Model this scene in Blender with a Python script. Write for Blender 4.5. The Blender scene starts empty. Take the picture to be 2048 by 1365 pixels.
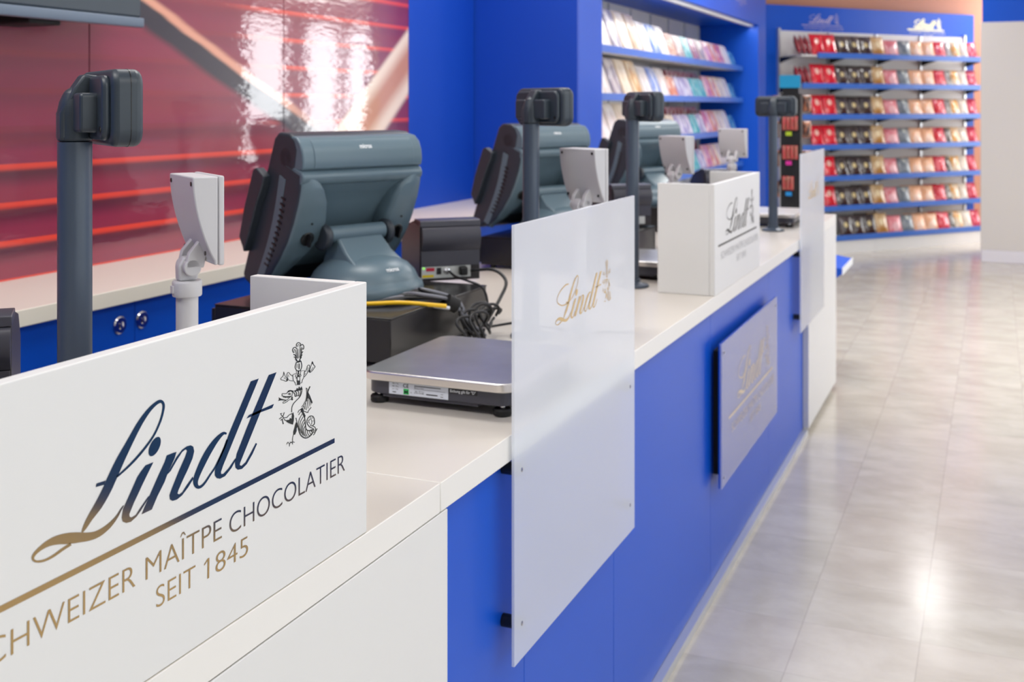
import bpy, bmesh, math, random
from mathutils import Vector, Matrix
random.seed(7)
S = bpy.context.scene
COL = S.collection

# ---------------------------------------------------------------- camera, world, light, exposure
# world: x = across the counter (towards the shopping aisle), y = along the counter, z = up
YAW = 23.13
cam = bpy.data.cameras.new('camera')
camo = bpy.data.objects.new('camera', cam)
COL.objects.link(camo)
camo.location = (0, 0, 1.54)
camo.rotation_euler = (math.radians(90), 0, math.radians(YAW))
cam.sensor_width = 36.0
cam.lens = 2266.0 / 2048 * 36
cam.shift_y = -(682.5 - 212) / 2048
cam.clip_start = 0.02
cam.dof.use_dof = True
cam.dof.focus_distance = 1.45
cam.dof.aperture_fstop = 7.6
S.camera = camo

S.view_settings.view_transform = 'Standard'
S.view_settings.look = 'None'
S.view_settings.gamma = 1.0
S.view_settings.use_curve_mapping = False
S.view_settings.exposure = -0.5
S.cycles.use_denoising = True
S.cycles.max_bounces = 8
S.cycles.diffuse_bounces = 4
S.cycles.glossy_bounces = 4
S.cycles.transmission_bounces = 8
S.cycles.sample_clamp_indirect = 6.0
S.cycles.caustics_reflective = False
S.cycles.blur_glossy = 1.0
S.cycles.caustics_refractive = True

W = bpy.data.worlds.new('world')
S.world = W
W.use_nodes = True
W.node_tree.nodes['Background'].inputs[0].default_value = (0.86, 0.93, 1.0, 1)
W.node_tree.nodes['Background'].inputs[1].default_value = 1.5


def area(name, loc, size, rot, power, color=(1, 1, 1)):
    l = bpy.data.lights.new(name, 'AREA')
    l.shape = 'RECTANGLE'
    l.size, l.size_y = size
    l.energy = power
    l.color = color
    o = bpy.data.objects.new(name, l)
    o.location = loc
    o.rotation_euler = rot
    COL.objects.link(o)
    return o


# daylight coming in through the tall shop windows (wall at x = 5)
WINDOWS = [(-3.4, -1.2), (-0.9, 1.3), (1.6, 3.8), (4.1, 6.3), (6.6, 8.8), (14.2, 15.2), (15.8, 16.8), (17.1, 18.2)]
DAY = 16.0
for (a, b) in WINDOWS:
    far = a > 10
    area('window_daylight', (4.985, (a + b) / 2, 1.75), (2.3, b - a), (0, math.radians(90), 0),
         DAY * (b - a) * (5.2 if far else 1.0), (0.97, 0.985, 1.0))
# ceiling luminaires
LAMPS = [(-1.6, 0.4), (-1.6, 2.6), (-1.6, 4.8), (0.9, 0.4), (0.9, 2.8), (0.9, 5.2), (3.2, 1.6), (3.2, 5.0), (1.6, 8.2), (-1.0, 8.0), (2.8, 13.0), (0.9, 14.5)]
SPOTS = [(-0.45, 10.5), (-1.9, 9.6), (-0.6, 11.6), (0.6, 13.2)]
for (lx, ly) in LAMPS:
    area('luminaire_light', (lx, ly, 3.13), (1.1, 0.55), (0, 0, 0), 85.0 if ly > 7 else (34.0 if lx < 0 else 26.0), (1.0, 0.985, 0.955))
for (lx, ly) in SPOTS:      # recessed spotlights before the far display
    first = ly == 10.5
    area('spot_light', (lx, ly, 3.185), (0.16, 0.16) if first else (0.28, 0.28), (0, 0, 0), 1.6 if first else 14.0, (1.0, 0.98, 0.96))
# fill light added under the bay header to brighten the shelves
area('bay_fill_light', (-2.17, 8.6, 2.300), (0.05, 4.6), (0, math.radians(-25), 0), 16.0, (1.0, 0.985, 0.955))


# ---------------------------------------------------------------- helpers: materials
def mat(name, col, rough=0.5, metal=0.0, spec=0.5, coat=0.0, coat_rough=0.1, noise=None, bump=None, alpha=None):
    m = bpy.data.materials.new(name)
    m.use_nodes = True
    nt = m.node_tree
    b = nt.nodes['Principled BSDF']
    b.inputs['Base Color'].default_value = (*col, 1)
    b.inputs['Roughness'].default_value = rough
    b.inputs['Metallic'].default_value = metal
    b.inputs['Specular IOR Level'].default_value = spec
    b.inputs['Coat Weight'].default_value = coat
    b.inputs['Coat Roughness'].default_value = coat_rough
    if noise:   # (scale, amount): gentle tint variation
        tc = nt.nodes.new('ShaderNodeTexCoord')
        n = nt.nodes.new('ShaderNodeTexNoise')
        n.inputs['Scale'].default_value = noise[0]
        n.inputs['Detail'].default_value = 5
        nt.links.new(tc.outputs['Object'], n.inputs['Vector'])
        mx = nt.nodes.new('ShaderNodeMix')
        mx.data_type = 'RGBA'
        k = noise[1]
        mx.inputs[6].default_value = (*[c * (1 - k) for c in col], 1)
        mx.inputs[7].default_value = (*[min(1, c * (1 + k)) for c in col], 1)
        nt.links.new(n.outputs['Fac'], mx.inputs[0])
        nt.links.new(mx.outputs[2], b.inputs['Base Color'])
    if bump:    # (scale, strength, distance)
        tc = nt.nodes.new('ShaderNodeTexCoord')
        n = nt.nodes.new('ShaderNodeTexNoise')
        n.inputs['Scale'].default_value = bump[0]
        n.inputs['Detail'].default_value = 3
        nt.links.new(tc.outputs['Object'], n.inputs['Vector'])
        bp = nt.nodes.new('ShaderNodeBump')
        bp.inputs['Strength'].default_value = bump[1]
        bp.inputs['Distance'].default_value = bump[2]
        nt.links.new(n.outputs['Fac'], bp.inputs['Height'])
        nt.links.new(bp.outputs[0], b.inputs['Normal'])
    return m


def srgb(r, g, b):
    f = lambda c: (c / 255 / 12.92) if c <= 10.31 else ((c / 255 + 0.055) / 1.055) ** 2.4
    return (f(r), f(g), f(b))


M = {}
M['white_lam'] = mat('white_laminate', srgb(228, 228, 227), 0.42, noise=(2.5, 0.01))
M['white_edge'] = mat('white_edging', srgb(238, 236, 232), 0.4)
M['worktop'] = mat('worktop_laminate', srgb(220, 214, 205), 0.3, noise=(1.7, 0.03))
M['cream'] = mat('ledge_laminate', srgb(228, 218, 209), 0.42, noise=(1.5, 0.02))
M['cream_edge'] = mat('ledge_edging', srgb(238, 232, 214), 0.45)
M['blue'] = mat('blue_lacquer', srgb(0, 82, 200), 0.42, spec=0.36, noise=(0.8, 0.04))
M['blue_dark'] = mat('blue_wall_paint', srgb(0, 70, 186), 0.55, noise=(0.8, 0.04))
M['steel'] = mat('brushed_steel', (0.62, 0.61, 0.60), 0.33, metal=1.0, noise=(14, 0.14), bump=(90, 0.15, 0.0005))
M['steel_side'] = mat('steel_side', (0.74, 0.70, 0.66), 0.3, metal=1.0)
M['alu'] = mat('aluminium', (0.72, 0.74, 0.76), 0.4, metal=0.8)
M['chrome'] = mat('chrome', (0.85, 0.85, 0.85), 0.15, metal=1.0)
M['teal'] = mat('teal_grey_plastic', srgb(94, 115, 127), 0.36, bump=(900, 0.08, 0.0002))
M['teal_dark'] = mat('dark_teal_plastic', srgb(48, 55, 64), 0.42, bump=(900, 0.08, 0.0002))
M['pole'] = mat('slate_plastic', srgb(66, 78, 94), 0.36, bump=(800, 0.06, 0.0002))
M['head'] = mat('slate_head_plastic', srgb(50, 60, 70), 0.42, bump=(800, 0.06, 0.0002))
M['light_grey'] = mat('pale_grey_plastic', srgb(204, 203, 206), 0.45)
M['black'] = mat('black_plastic', srgb(18, 18, 20), 0.35)
M['black_matt'] = mat('black_rubber', srgb(14, 14, 15), 0.6)
M['black_metal'] = mat('black_painted_metal', srgb(27, 26, 27), 0.27, noise=(5, 0.1))
M['printer'] = mat('charcoal_plastic', srgb(66, 66, 76), 0.36)
M['printer_side'] = mat('charcoal_side_plastic', srgb(44, 40, 42), 0.4)
M['cable'] = mat('black_cable', srgb(24, 24, 27), 0.4)
M['cable_grey'] = mat('grey_cable', srgb(120, 122, 132), 0.4)
M['cable_yellow'] = mat('yellow_cable', srgb(246, 196, 20), 0.35)
M['cable_white'] = mat('white_cable', srgb(225, 228, 236), 0.4)
M['label_white'] = mat('label_paper', srgb(222, 228, 238), 0.5)
M['ink'] = mat('black_ink', srgb(25, 25, 28), 0.5)
M['green'] = mat('green_label', srgb(45, 190, 95), 0.5)
M['red_lab'] = mat('red_label', srgb(190, 30, 60), 0.5)
M['yellow_lab'] = mat('yellow_label', srgb(232, 205, 30), 0.5)
M['panel_light'] = mat('connector_plate', srgb(205, 208, 205), 0.4, metal=0.3)
M['white_print'] = mat('white_print', srgb(236, 240, 244), 0.4)
M['brown_wall'] = mat('brown_wall_paint', srgb(190, 132, 106), 0.7, noise=(1.2, 0.04))
M['ceiling'] = mat('ceiling_paint', srgb(236, 236, 234), 0.8)
M['plain_wall'] = mat('plain_wall_paint', srgb(226, 222, 216), 0.7)
M['window_wall'] = mat('window_wall_paint', srgb(146, 138, 134), 0.7)
M['pillar'] = mat('pillar_laminate', srgb(221, 215, 209), 0.38, noise=(1.0, 0.015))
M['skirting'] = mat('skirting_white', srgb(232, 228, 234), 0.3)
M['tv'] = mat('slate_screen_casing', srgb(56, 66, 76), 0.5)
M['tv_rim'] = mat('slate_screen_rim', srgb(108, 122, 140), 0.35)
M['screw'] = mat('steel_screw', (0.5, 0.5, 0.52), 0.3, metal=1.0)
M['cyan'] = mat('cyan_card', srgb(20, 160, 205), 0.5)
M['gold_plain'] = mat('gold_print', srgb(214, 184, 128), 0.4, metal=0.35)
M['cream_print'] = mat('glowing_cream_lettering', srgb(244, 240, 205), 0.5)
M['cream_print'].node_tree.nodes['Principled BSDF'].inputs['Emission Color'].default_value = (0.95, 0.9, 0.62, 1)
M['cream_print'].node_tree.nodes['Principled BSDF'].inputs['Emission Strength'].default_value = 0.5  # slight glow added to make this lettering brighter
M['mauve_print'] = mat('faded_print', srgb(216, 198, 212), 0.5)
M['lip'] = mat('blue_shelf_edge', srgb(62, 112, 200), 0.3, noise=(3, 0.05))
M['dark_print'] = mat('dark_bronze_print', srgb(40, 38, 30), 0.5)
M['pale_print'] = mat('pale_grey_print', srgb(168, 168, 168), 0.5)
M['foil'] = mat('gold_foil', (0.70, 0.50, 0.22), 0.1, metal=1.0)
M['crest_ink'] = mat('dark_foil', srgb(44, 46, 34), 0.35)


def frosted(name, tint, milk, clear):
    m = bpy.data.materials.new(name)
    m.use_nodes = True
    nt = m.node_tree
    nt.nodes.clear()
    out = nt.nodes.new('ShaderNodeOutputMaterial')
    d = nt.nodes.new('ShaderNodeBsdfDiffuse')
    d.inputs[0].default_value = (*tint, 1)
    tr = nt.nodes.new('ShaderNodeBsdfTranslucent')
    tr.inputs[0].default_value = (*tint, 1)
    rf = nt.nodes.new('ShaderNodeBsdfRefraction')
    rf.inputs['Color'].default_value = (0.97, 0.98, 1, 1)
    rf.inputs['Roughness'].default_value = 0.3
    rf.inputs['IOR'].default_value = 1.12
    gl = nt.nodes.new('ShaderNodeBsdfGlossy')
    gl.inputs['Roughness'].default_value = 0.22
    fr = nt.nodes.new('ShaderNodeFresnel')
    fr.inputs[0].default_value = 1.4
    a1 = nt.nodes.new('ShaderNodeMixShader')
    a1.inputs[0].default_value = 0.32
    nt.links.new(d.outputs[0], a1.inputs[1])
    nt.links.new(tr.outputs[0], a1.inputs[2])
    a2 = nt.nodes.new('ShaderNodeMixShader')
    a2.inputs[0].default_value = milk
    nt.links.new(rf.outputs[0], a2.inputs[1])
    nt.links.new(a1.outputs[0], a2.inputs[2])
    a3 = nt.nodes.new('ShaderNodeMixShader')
    nt.links.new(fr.outputs[0], a3.inputs[0])
    tp = nt.nodes.new('ShaderNodeBsdfTransparent')
    a4 = nt.nodes.new('ShaderNodeMixShader')
    a4.inputs[0].default_value = clear
    nt.links.new(a2.outputs[0], a4.inputs[1])
    nt.links.new(tp.outputs[0], a4.inputs[2])
    nt.links.new(a4.outputs[0], a3.inputs[1])
    nt.links.new(gl.outputs[0], a3.inputs[2])
    # the satin side is the outer face; light inside the sheet leaves it freely
    geo = nt.nodes.new('ShaderNodeNewGeometry')
    tq = nt.nodes.new('ShaderNodeBsdfTransparent')
    a5 = nt.nodes.new('ShaderNodeMixShader')
    nt.links.new(geo.outputs['Backfacing'], a5.inputs[0])
    nt.links.new(a3.outputs[0], a5.inputs[1])
    nt.links.new(tq.outputs[0], a5.inputs[2])
    nt.links.new(a5.outputs[0], out.inputs[0])
    return m


M['frost'] = frosted('frosted_acrylic', srgb(238, 244, 253), 0.93, 0.12)
M['frost_sign'] = frosted('frosted_sign_acrylic', srgb(205, 210, 240), 0.85, 0.36)


def node_math(nt, op, a, b=None, c=None, clamp=False):
    n = nt.nodes.new('ShaderNodeMath')
    n.operation = op
    n.use_clamp = clamp
    for i, v in enumerate((a, b, c)):
        if v is None:
            continue
        if isinstance(v, (int, float)):
            n.inputs[i].default_value = v
        else:
            nt.links.new(v, n.inputs[i])
    return n.outputs[0]


def mixc(nt, fac, a, b):
    n = nt.nodes.new('ShaderNodeMix')
    n.data_type = 'RGBA'
    for i, v in ((0, fac), (6, a), (7, b)):
        if isinstance(v, tuple):
            n.inputs[i].default_value = (*v, 1) if len(v) == 3 else v
        elif isinstance(v, (int, float)):
            n.inputs[i].default_value = v
        else:
            nt.links.new(v, n.inputs[i])
    return n.outputs[2]


def smooth(nt, x, a, b):
    n = nt.nodes.new('ShaderNodeMapRange')
    n.interpolation_type = 'SMOOTHSTEP'
    nt.links.new(x, n.inputs[0])
    n.inputs[1].default_value = a
    n.inputs[2].default_value = b
    return n.outputs[0]


def mural_material():
    """large glossy photo print: dark red layers with thin orange stripes and two blurred diagonal bands"""
    m = bpy.data.materials.new('glossy_mural_print')
    m.use_nodes = True
    nt = m.node_tree
    b = nt.nodes['Principled BSDF']
    tc = nt.nodes.new('ShaderNodeTexCoord')
    sp = nt.nodes.new('ShaderNodeSeparateXYZ')
    nt.links.new(tc.outputs['Object'], sp.inputs[0])
    u, z = sp.outputs[1], sp.outputs[2]
    no = nt.nodes.new('ShaderNodeTexNoise')
    no.inputs['Scale'].default_value = 1.0
    no.inputs['Detail'].default_value = 3
    mp = nt.nodes.new('ShaderNodeMapping')
    mp.inputs['Scale'].default_value = (1, 0.8, 9)
    nt.links.new(tc.outputs['Object'], mp.inputs[0])
    nt.links.new(mp.outputs[0], no.inputs['Vector'])
    # stripe phase: 0 at the orange line, grows downward
    ph = node_math(nt, 'FRACT', node_math(nt, 'DIVIDE', node_math(nt, 'SUBTRACT', 1.027 + 1.14, z), 0.1145))
    line = node_math(nt, 'SUBTRACT', 1.0, smooth(nt, ph, 0.08, 0.22))
    halo = node_math(nt, 'SUBTRACT', 1.0, smooth(nt, ph, 0.0, 0.30))
    dark = node_math(nt, 'SUBTRACT', 1.0, smooth(nt, ph, 0.22, 0.75))
    dark = node_math(nt, 'MULTIPLY', dark, node_math(nt, 'SUBTRACT', 1.0, node_math(nt, 'MULTIPLY', 0.75, smooth(nt, z, 1.40, 1.5))))
    base = mixc(nt, dark, srgb(136, 34, 70), srgb(78, 16, 46))
    base = mixc(nt, node_math(nt, 'MULTIPLY', smooth(nt, no.outputs['Fac'], 0.38, 0.72), 0.45), base, srgb(150, 38, 50))
    # the stripes fade out in the upper left of the picture
    keep = node_math(nt, 'MAXIMUM', node_math(nt, 'SUBTRACT', 1.0, smooth(nt, z, 1.40, 1.47)), smooth(nt, node_math(nt, 'ADD', u, node_math(nt, 'MULTIPLY', z, 0.5)), 4.45, 4.9))
    keep = node_math(nt, 'ADD', 0.06, node_math(nt, 'MULTIPLY', keep, 0.94))
    line = node_math(nt, 'MULTIPLY', line, keep)
    halo = node_math(nt, 'MULTIPLY', halo, keep)
    base = mixc(nt, node_math(nt, 'MULTIPLY', halo, 0.35), base, srgb(176, 50, 40))
    base = mixc(nt, node_math(nt, 'MULTIPLY', line, 0.85), base, srgb(232, 66, 46))

    def band(p0, p1, w0, w1):
        # signed distance across the segment line p0-p1, returns value across
        d = Vector((p1[0] - p0[0], p1[1] - p0[1]))
        n = Vector((-d.y, d.x)).normalized()
        e = node_math(nt, 'ADD', node_math(nt, 'MULTIPLY', node_math(nt, 'SUBTRACT', u, p0[0]), n.x),
                      node_math(nt, 'MULTIPLY', node_math(nt, 'SUBTRACT', z, p0[1]), n.y))
        return e
    # dark diagonal band with a light upper edge
    e = band((3.29, 1.84), (4.27, 1.42), 0, 0)
    wob = node_math(nt, 'ADD', e, node_math(nt, 'MULTIPLY', node_math(nt, 'SUBTRACT', no.outputs['Fac'], 0.5), 0.03))
    inside = node_math(nt, 'MULTIPLY', smooth(nt, wob, -0.115, -0.075), node_math(nt, 'SUBTRACT', 1.0, smooth(nt, wob, -0.01, 0.02)))
    base = mixc(nt, inside, base, srgb(20, 16, 44))
    edge = node_math(nt, 'MULTIPLY', smooth(nt, wob, -0.025, -0.005), node_math(nt, 'SUBTRACT', 1.0, smooth(nt, wob, 0.005, 0.03)))
    fade = node_math(nt, 'SUBTRACT', 1.0, smooth(nt, u, 3.95, 4.3))
    base = mixc(nt, node_math(nt, 'MULTIPLY', edge, fade), base, srgb(226, 160, 136))
    # wide cream band
    e2 = band((4.35, 1.43), (5.04, 1.93), 0, 0)
    e3 = band((4.72, 1.36), (5.04, 1.60), 0, 0)
    ins = node_math(nt, 'MULTIPLY', node_math(nt, 'SUBTRACT', 1.0, smooth(nt, e2, -0.02, 0.015)), smooth(nt, e3, -0.02, 0.02))
    mid = smooth(nt, node_math(nt, 'ABSOLUTE', node_math(nt, 'ADD', e2, 0.13)), 0.02, 0.11)
    cream = mixc(nt, mid, srgb(205, 140, 110), srgb(250, 226, 205))
    base = mixc(nt, ins, base, cream)
    nt.links.new(base, b.inputs['Base Color'])
    b.inputs['Roughness'].default_value = 0.3
    b.inputs['Coat Weight'].default_value = 1.0
    b.inputs['Coat Roughness'].default_value = 0.035
    b.inputs['Coat IOR'].default_value = 1.6
    # slightly rippled film
    mp2 = nt.nodes.new('ShaderNodeMapping')
    mp2.inputs['Scale'].default_value = (1, 7, 30)
    nt.links.new(tc.outputs['Object'], mp2.inputs[0])
    n2 = nt.nodes.new('ShaderNodeTexNoise')
    n2.inputs['Scale'].default_value = 1.3
    n2.inputs['Detail'].default_value = 4
    nt.links.new(mp2.outputs[0], n2.inputs['Vector'])
    bp = nt.nodes.new('ShaderNodeBump')
    bp.inputs['Strength'].default_value = 0.17
    bp.inputs['Distance'].default_value = 0.004
    nt.links.new(n2.outputs['Fac'], bp.inputs['Height'])
    nt.links.new(bp.outputs[0], b.inputs['Coat Normal'])
    return m


M['mural'] = mural_material()


def floor_material():
    m = bpy.data.materials.new('marbled_vinyl_tiles')
    m.use_nodes = True
    nt = m.node_tree
    b = nt.nodes['Principled BSDF']
    tc = nt.nodes.new('ShaderNodeTexCoord')
    sp = nt.nodes.new('ShaderNodeSeparateXYZ')
    nt.links.new(tc.outputs['Object'], sp.inputs[0])
    fx = node_math(nt, 'FRACT', node_math(nt, 'DIVIDE', node_math(nt, 'ADD', sp.outputs[0], 10.07), 0.329))
    fy = node_math(nt, 'FRACT', node_math(nt, 'DIVIDE', node_math(nt, 'ADD', sp.outputs[1], 10 - 3.28 + 0.03), 0.329))
    def seam(f):
        d = node_math(nt, 'MINIMUM', f, node_math(nt, 'SUBTRACT', 1.0, f))
        return node_math(nt, 'SUBTRACT', 1.0, smooth(nt, d, 0.002, 0.009))
    sm = node_math(nt, 'MAXIMUM', seam(fx), node_math(nt, 'MULTIPLY', seam(fy), 0.6))
    # per-tile tone
    ix = node_math(nt, 'FLOOR', node_math(nt, 'DIVIDE', node_math(nt, 'ADD', sp.outputs[0], 10.07), 0.329))
    iy = node_math(nt, 'FLOOR', node_math(nt, 'DIVIDE', node_math(nt, 'ADD', sp.outputs[1], 10 - 3.28 + 0.03), 0.329))
    cb = nt.nodes.new('ShaderNodeCombineXYZ')
    nt.links.new(ix, cb.inputs[0])
    nt.links.new(iy, cb.inputs[1])
    wn = nt.nodes.new('ShaderNodeTexWhiteNoise')
    nt.links.new(cb.outputs[0], wn.inputs['Vector'])
    mp = nt.nodes.new('ShaderNodeMapping')
    mp.inputs['Scale'].default_value = (1.5, 2.4, 1)
    nt.links.new(tc.outputs['Object'], mp.inputs[0])
    ad = nt.nodes.new('ShaderNodeVectorMath')
    ad.operation = 'ADD'
    nt.links.new(mp.outputs[0], ad.inputs[0])
    nt.links.new(wn.outputs['Color'], ad.inputs[1])
    n1 = nt.nodes.new('ShaderNodeTexNoise')
    n1.inputs['Scale'].default_value = 2.6
    n1.inputs['Detail'].default_value = 7
    n1.inputs['Roughness'].default_value = 0.62
    n1.inputs['Distortion'].default_value = 0.3
    nt.links.new(ad.outputs[0], n1.inputs['Vector'])
    c = mixc(nt, smooth(nt, n1.outputs['Fac'], 0.25, 0.75), srgb(192, 184, 170), srgb(216, 210, 198))
    c = mixc(nt, node_math(nt, 'MULTIPLY', wn.outputs['Value'], 0.25), c, srgb(214, 200, 190))
    c = mixc(nt, node_math(nt, 'MULTIPLY', sm, 0.35), c, srgb(150, 132, 124))
    nt.links.new(c, b.inputs['Base Color'])
    r = node_math(nt, 'ADD', 0.12, node_math(nt, 'MULTIPLY', n1.outputs['Fac'], 0.10))
    nt.links.new(r, b.inputs['Roughness'])
    b.inputs['Specular IOR Level'].default_value = 0.6
    bp = nt.nodes.new('ShaderNodeBump')
    bp.inputs['Strength'].default_value = 0.05
    bp.inputs['Distance'].default_value = 0.004
    n3 = nt.nodes.new('ShaderNodeTexNoise')
    n3.inputs['Scale'].default_value = 9
    nt.links.new(tc.outputs['Object'], n3.inputs['Vector'])
    nt.links.new(n3.outputs['Fac'], bp.inputs['Height'])
    nt.links.new(bp.outputs[0], b.inputs['Normal'])
    return m


M['floor'] = floor_material()


# ---------------------------------------------------------------- helpers: geometry
def new_obj(name, bm, m, parent=None, smooth_ang=None, bevel=None, segs=2):
    me = bpy.data.meshes.new(name)
    bmesh.ops.recalc_face_normals(bm, faces=bm.faces)
    bm.to_mesh(me)
    bm.free()
    if isinstance(m, (list, tuple)):
        for x in m:
            me.materials.append(x)
    else:
        me.materials.append(m)
    o = bpy.data.objects.new(name, me)
    COL.objects.link(o)
    if parent is not None:
        o.parent = parent
    if bevel:
        md = o.modifiers.new('bevel', 'BEVEL')
        md.width = bevel
        md.segments = segs
        md.limit_method = 'ANGLE'
        md.angle_limit = math.radians(35)
        md.harden_normals = False
    if smooth_ang is not None or bevel:
        for p in me.polygons:
            p.use_smooth = True
        me.set_sharp_from_angle(angle=math.radians(smooth_ang if smooth_ang is not None else 40))
    return o


def tag(o, label=None, cat=None, group=None, kind=None):
    if label:
        o['label'] = label
    if cat:
        o['category'] = cat
    if group:
        o['group'] = group
    if kind:
        o['kind'] = kind
    return o


def thing(name, label, cat, loc=(0, 0, 0), rz=0.0, group=None):
    o = bpy.data.objects.new(name, None)
    o.empty_display_size = 0.05
    COL.objects.link(o)
    o.location = loc
    o.rotation_euler = (0, 0, rz)
    return tag(o, label, cat, group)


def box(bm, x0, x1, y0, y1, z0, z1, T=None):
    vs = [bm.verts.new(p) for p in ((x0, y0, z0), (x1, y0, z0), (x1, y1, z0), (x0, y1, z0),
                                    (x0, y0, z1), (x1, y0, z1), (x1, y1, z1), (x0, y1, z1))]
    if T:
        for v in vs:
            v.co = T(v.co)
    for f in ((0, 3, 2, 1), (4, 5, 6, 7), (0, 1, 5, 4), (1, 2, 6, 5), (2, 3, 7, 6), (3, 0, 4, 7)):
        bm.faces.new([vs[i] for i in f])
    return bm


def B(*a, **k):
    return box(bmesh.new(), *a, **k)


def prism(bm, pts, axis, a, b, T=None):
    """extrude a 2D outline along an axis. axis 'x': pts are (y,z); 'y': (x,z); 'z': (x,y)"""
    def mk(p, t):
        if axis == 'x':
            c = Vector((t, p[0], p[1]))
        elif axis == 'y':
            c = Vector((p[0], t, p[1]))
        else:
            c = Vector((p[0], p[1], t))
        return T(c) if T else c
    v0 = [bm.verts.new(mk(p, a)) for p in pts]
    v1 = [bm.verts.new(mk(p, b)) for p in pts]
    n = len(pts)
    bm.faces.new(v0)
    bm.faces.new(v1[::-1])
    for i in range(n):
        bm.faces.new((v0[i], v1[i], v1[(i + 1) % n], v0[(i + 1) % n]))
    return bm


def lathe(bm, prof, segs=32, c=(0, 0, 0), T=None, sx=1.0, sy=1.0):
    rings = []
    for (r, z) in prof:
        if r < 1e-6:
            p = Vector((c[0], c[1], c[2] + z))
            rings.append([bm.verts.new(T(p) if T else p)])
        else:
            ring = []
            for i in range(segs):
                a = 2 * math.pi * i / segs
                p = Vector((c[0] + r * sx * math.cos(a), c[1] + r * sy * math.sin(a), c[2] + z))
                ring.append(bm.verts.new(T(p) if T else p))
            rings.append(ring)
    for a, b in zip(rings, rings[1:]):
        if len(a) == 1 and len(b) == 1:
            continue
        for i in range(segs):
            j = (i + 1) % segs
            if len(a) == 1:
                bm.faces.new((a[0], b[i], b[j]))
            elif len(b) == 1:
                bm.faces.new((a[i], b[0], a[j]))
            else:
                bm.faces.new((a[i], b[i], b[j], a[j]))
    for ring in (rings[0], rings[-1]):
        if len(ring) > 1:
            bm.faces.new(ring)
    return bm


def cyl_between(bm, p, q, r, segs=20):
    p, q = Vector(p), Vector(q)
    d = q - p
    R = d.to_track_quat('Z', 'Y').to_matrix().to_4x4()
    Tm = Matrix.Translation(p) @ R
    return lathe(bm, [(r, 0), (r, d.length)], segs, T=lambda c: Tm @ c)


def catmull(pts, n=8, closed=False):
    P = [Vector(p) for p in pts]
    out = []
    m = len(P)
    rng = range(m) if closed else range(m - 1)
    for i in rng:
        p0 = P[(i - 1) % m] if (closed or i > 0) else P[0] * 2 - P[1]
        p1 = P[i]
        p2 = P[(i + 1) % m]
        p3 = P[(i + 2) % m] if (closed or i + 2 < m) else P[-1] * 2 - P[-2]
        for k in range(n):
            t = k / n
            out.append(0.5 * ((2 * p1) + (p2 - p0) * t + (2 * p0 - 5 * p1 + 4 * p2 - p3) * t * t + (3 * p1 - p0 - 3 * p2 + p3) * t ** 3))
    if not closed:
        out.append(P[-1])
    return out


def tube(bm, pts, r, n=8, segs=8):
    P = catmull(pts, n)
    rings = []
    up = Vector((0, 0, 1))
    for i, p in enumerate(P):
        d = (P[min(i + 1, len(P) - 1)] - P[max(i - 1, 0)]).normalized()
        a = d.cross(up)
        if a.length < 1e-3:
            a = d.cross(Vector((1, 0, 0)))
        a.normalize()
        b = d.cross(a).normalized()
        rings.append([bm.verts.new(p + r * (math.cos(2 * math.pi * k / segs) * a + math.sin(2 * math.pi * k / segs) * b)) for k in range(segs)])
    for A, Bq in zip(rings, rings[1:]):
        for k in range(segs):
            bm.faces.new((A[k], Bq[k], Bq[(k + 1) % segs], A[(k + 1) % segs]))
    bm.faces.new(rings[0])
    bm.faces.new(rings[-1])
    return bm


def rounded_rect(x0, x1, y0, y1, r, n=5):
    pts = []
    for (cx, cy, a0) in ((x1 - r, y1 - r, 0), (x0 + r, y1 - r, 90), (x0 + r, y0 + r, 180), (x1 - r, y0 + r, 270)):
        for k in range(n + 1):
            a = math.radians(a0 + 90 * k / n)
            pts.append((cx + r * math.cos(a), cy + r * math.sin(a)))
    return pts


def text_mesh(bm, body, x0, x1, y0, h, place, thin=0.0):
    """lettering fitted into a width and cap height; place maps flat (x, y) to space"""
    cu = bpy.data.curves.new('lettering', 'FONT')
    cu.body = body
    cu.offset = thin
    ob = bpy.data.objects.new('lettering', cu)
    COL.objects.link(ob)
    dg = bpy.context.evaluated_depsgraph_get()
    me = bpy.data.meshes.new_from_object(ob.evaluated_get(dg))
    bpy.data.objects.remove(ob)
    bpy.data.curves.remove(cu)
    xs = [v.co.x for v in me.vertices]
    if not xs:
        return bm
    # the capital height of the built-in face
    capo = CAPH[0] or measure_cap()
    ax, bx = min(xs), max(xs)
    sx = (x1 - x0) / (bx - ax)
    sy = h / capo
    vs = [bm.verts.new(place(x0 + (v.co.x - ax) * sx, y0 + v.co.y * sy)) for v in me.vertices]
    for p in me.polygons:
        try:
            bm.faces.new([vs[i] for i in p.vertices])
        except ValueError:
            pass
    bpy.data.meshes.remove(me)
    return bm


CAPH = [None]


def measure_cap():
    cu = bpy.data.curves.new('t', 'FONT')
    cu.body = 'H'
    ob = bpy.data.objects.new('t', cu)
    COL.objects.link(ob)
    dg = bpy.context.evaluated_depsgraph_get()
    me = bpy.data.meshes.new_from_object(ob.evaluated_get(dg))
    CAPH[0] = max(v.co.y for v in me.vertices)
    bpy.data.objects.remove(ob)
    bpy.data.curves.remove(cu)
    bpy.data.meshes.remove(me)
    return CAPH[0]


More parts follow.
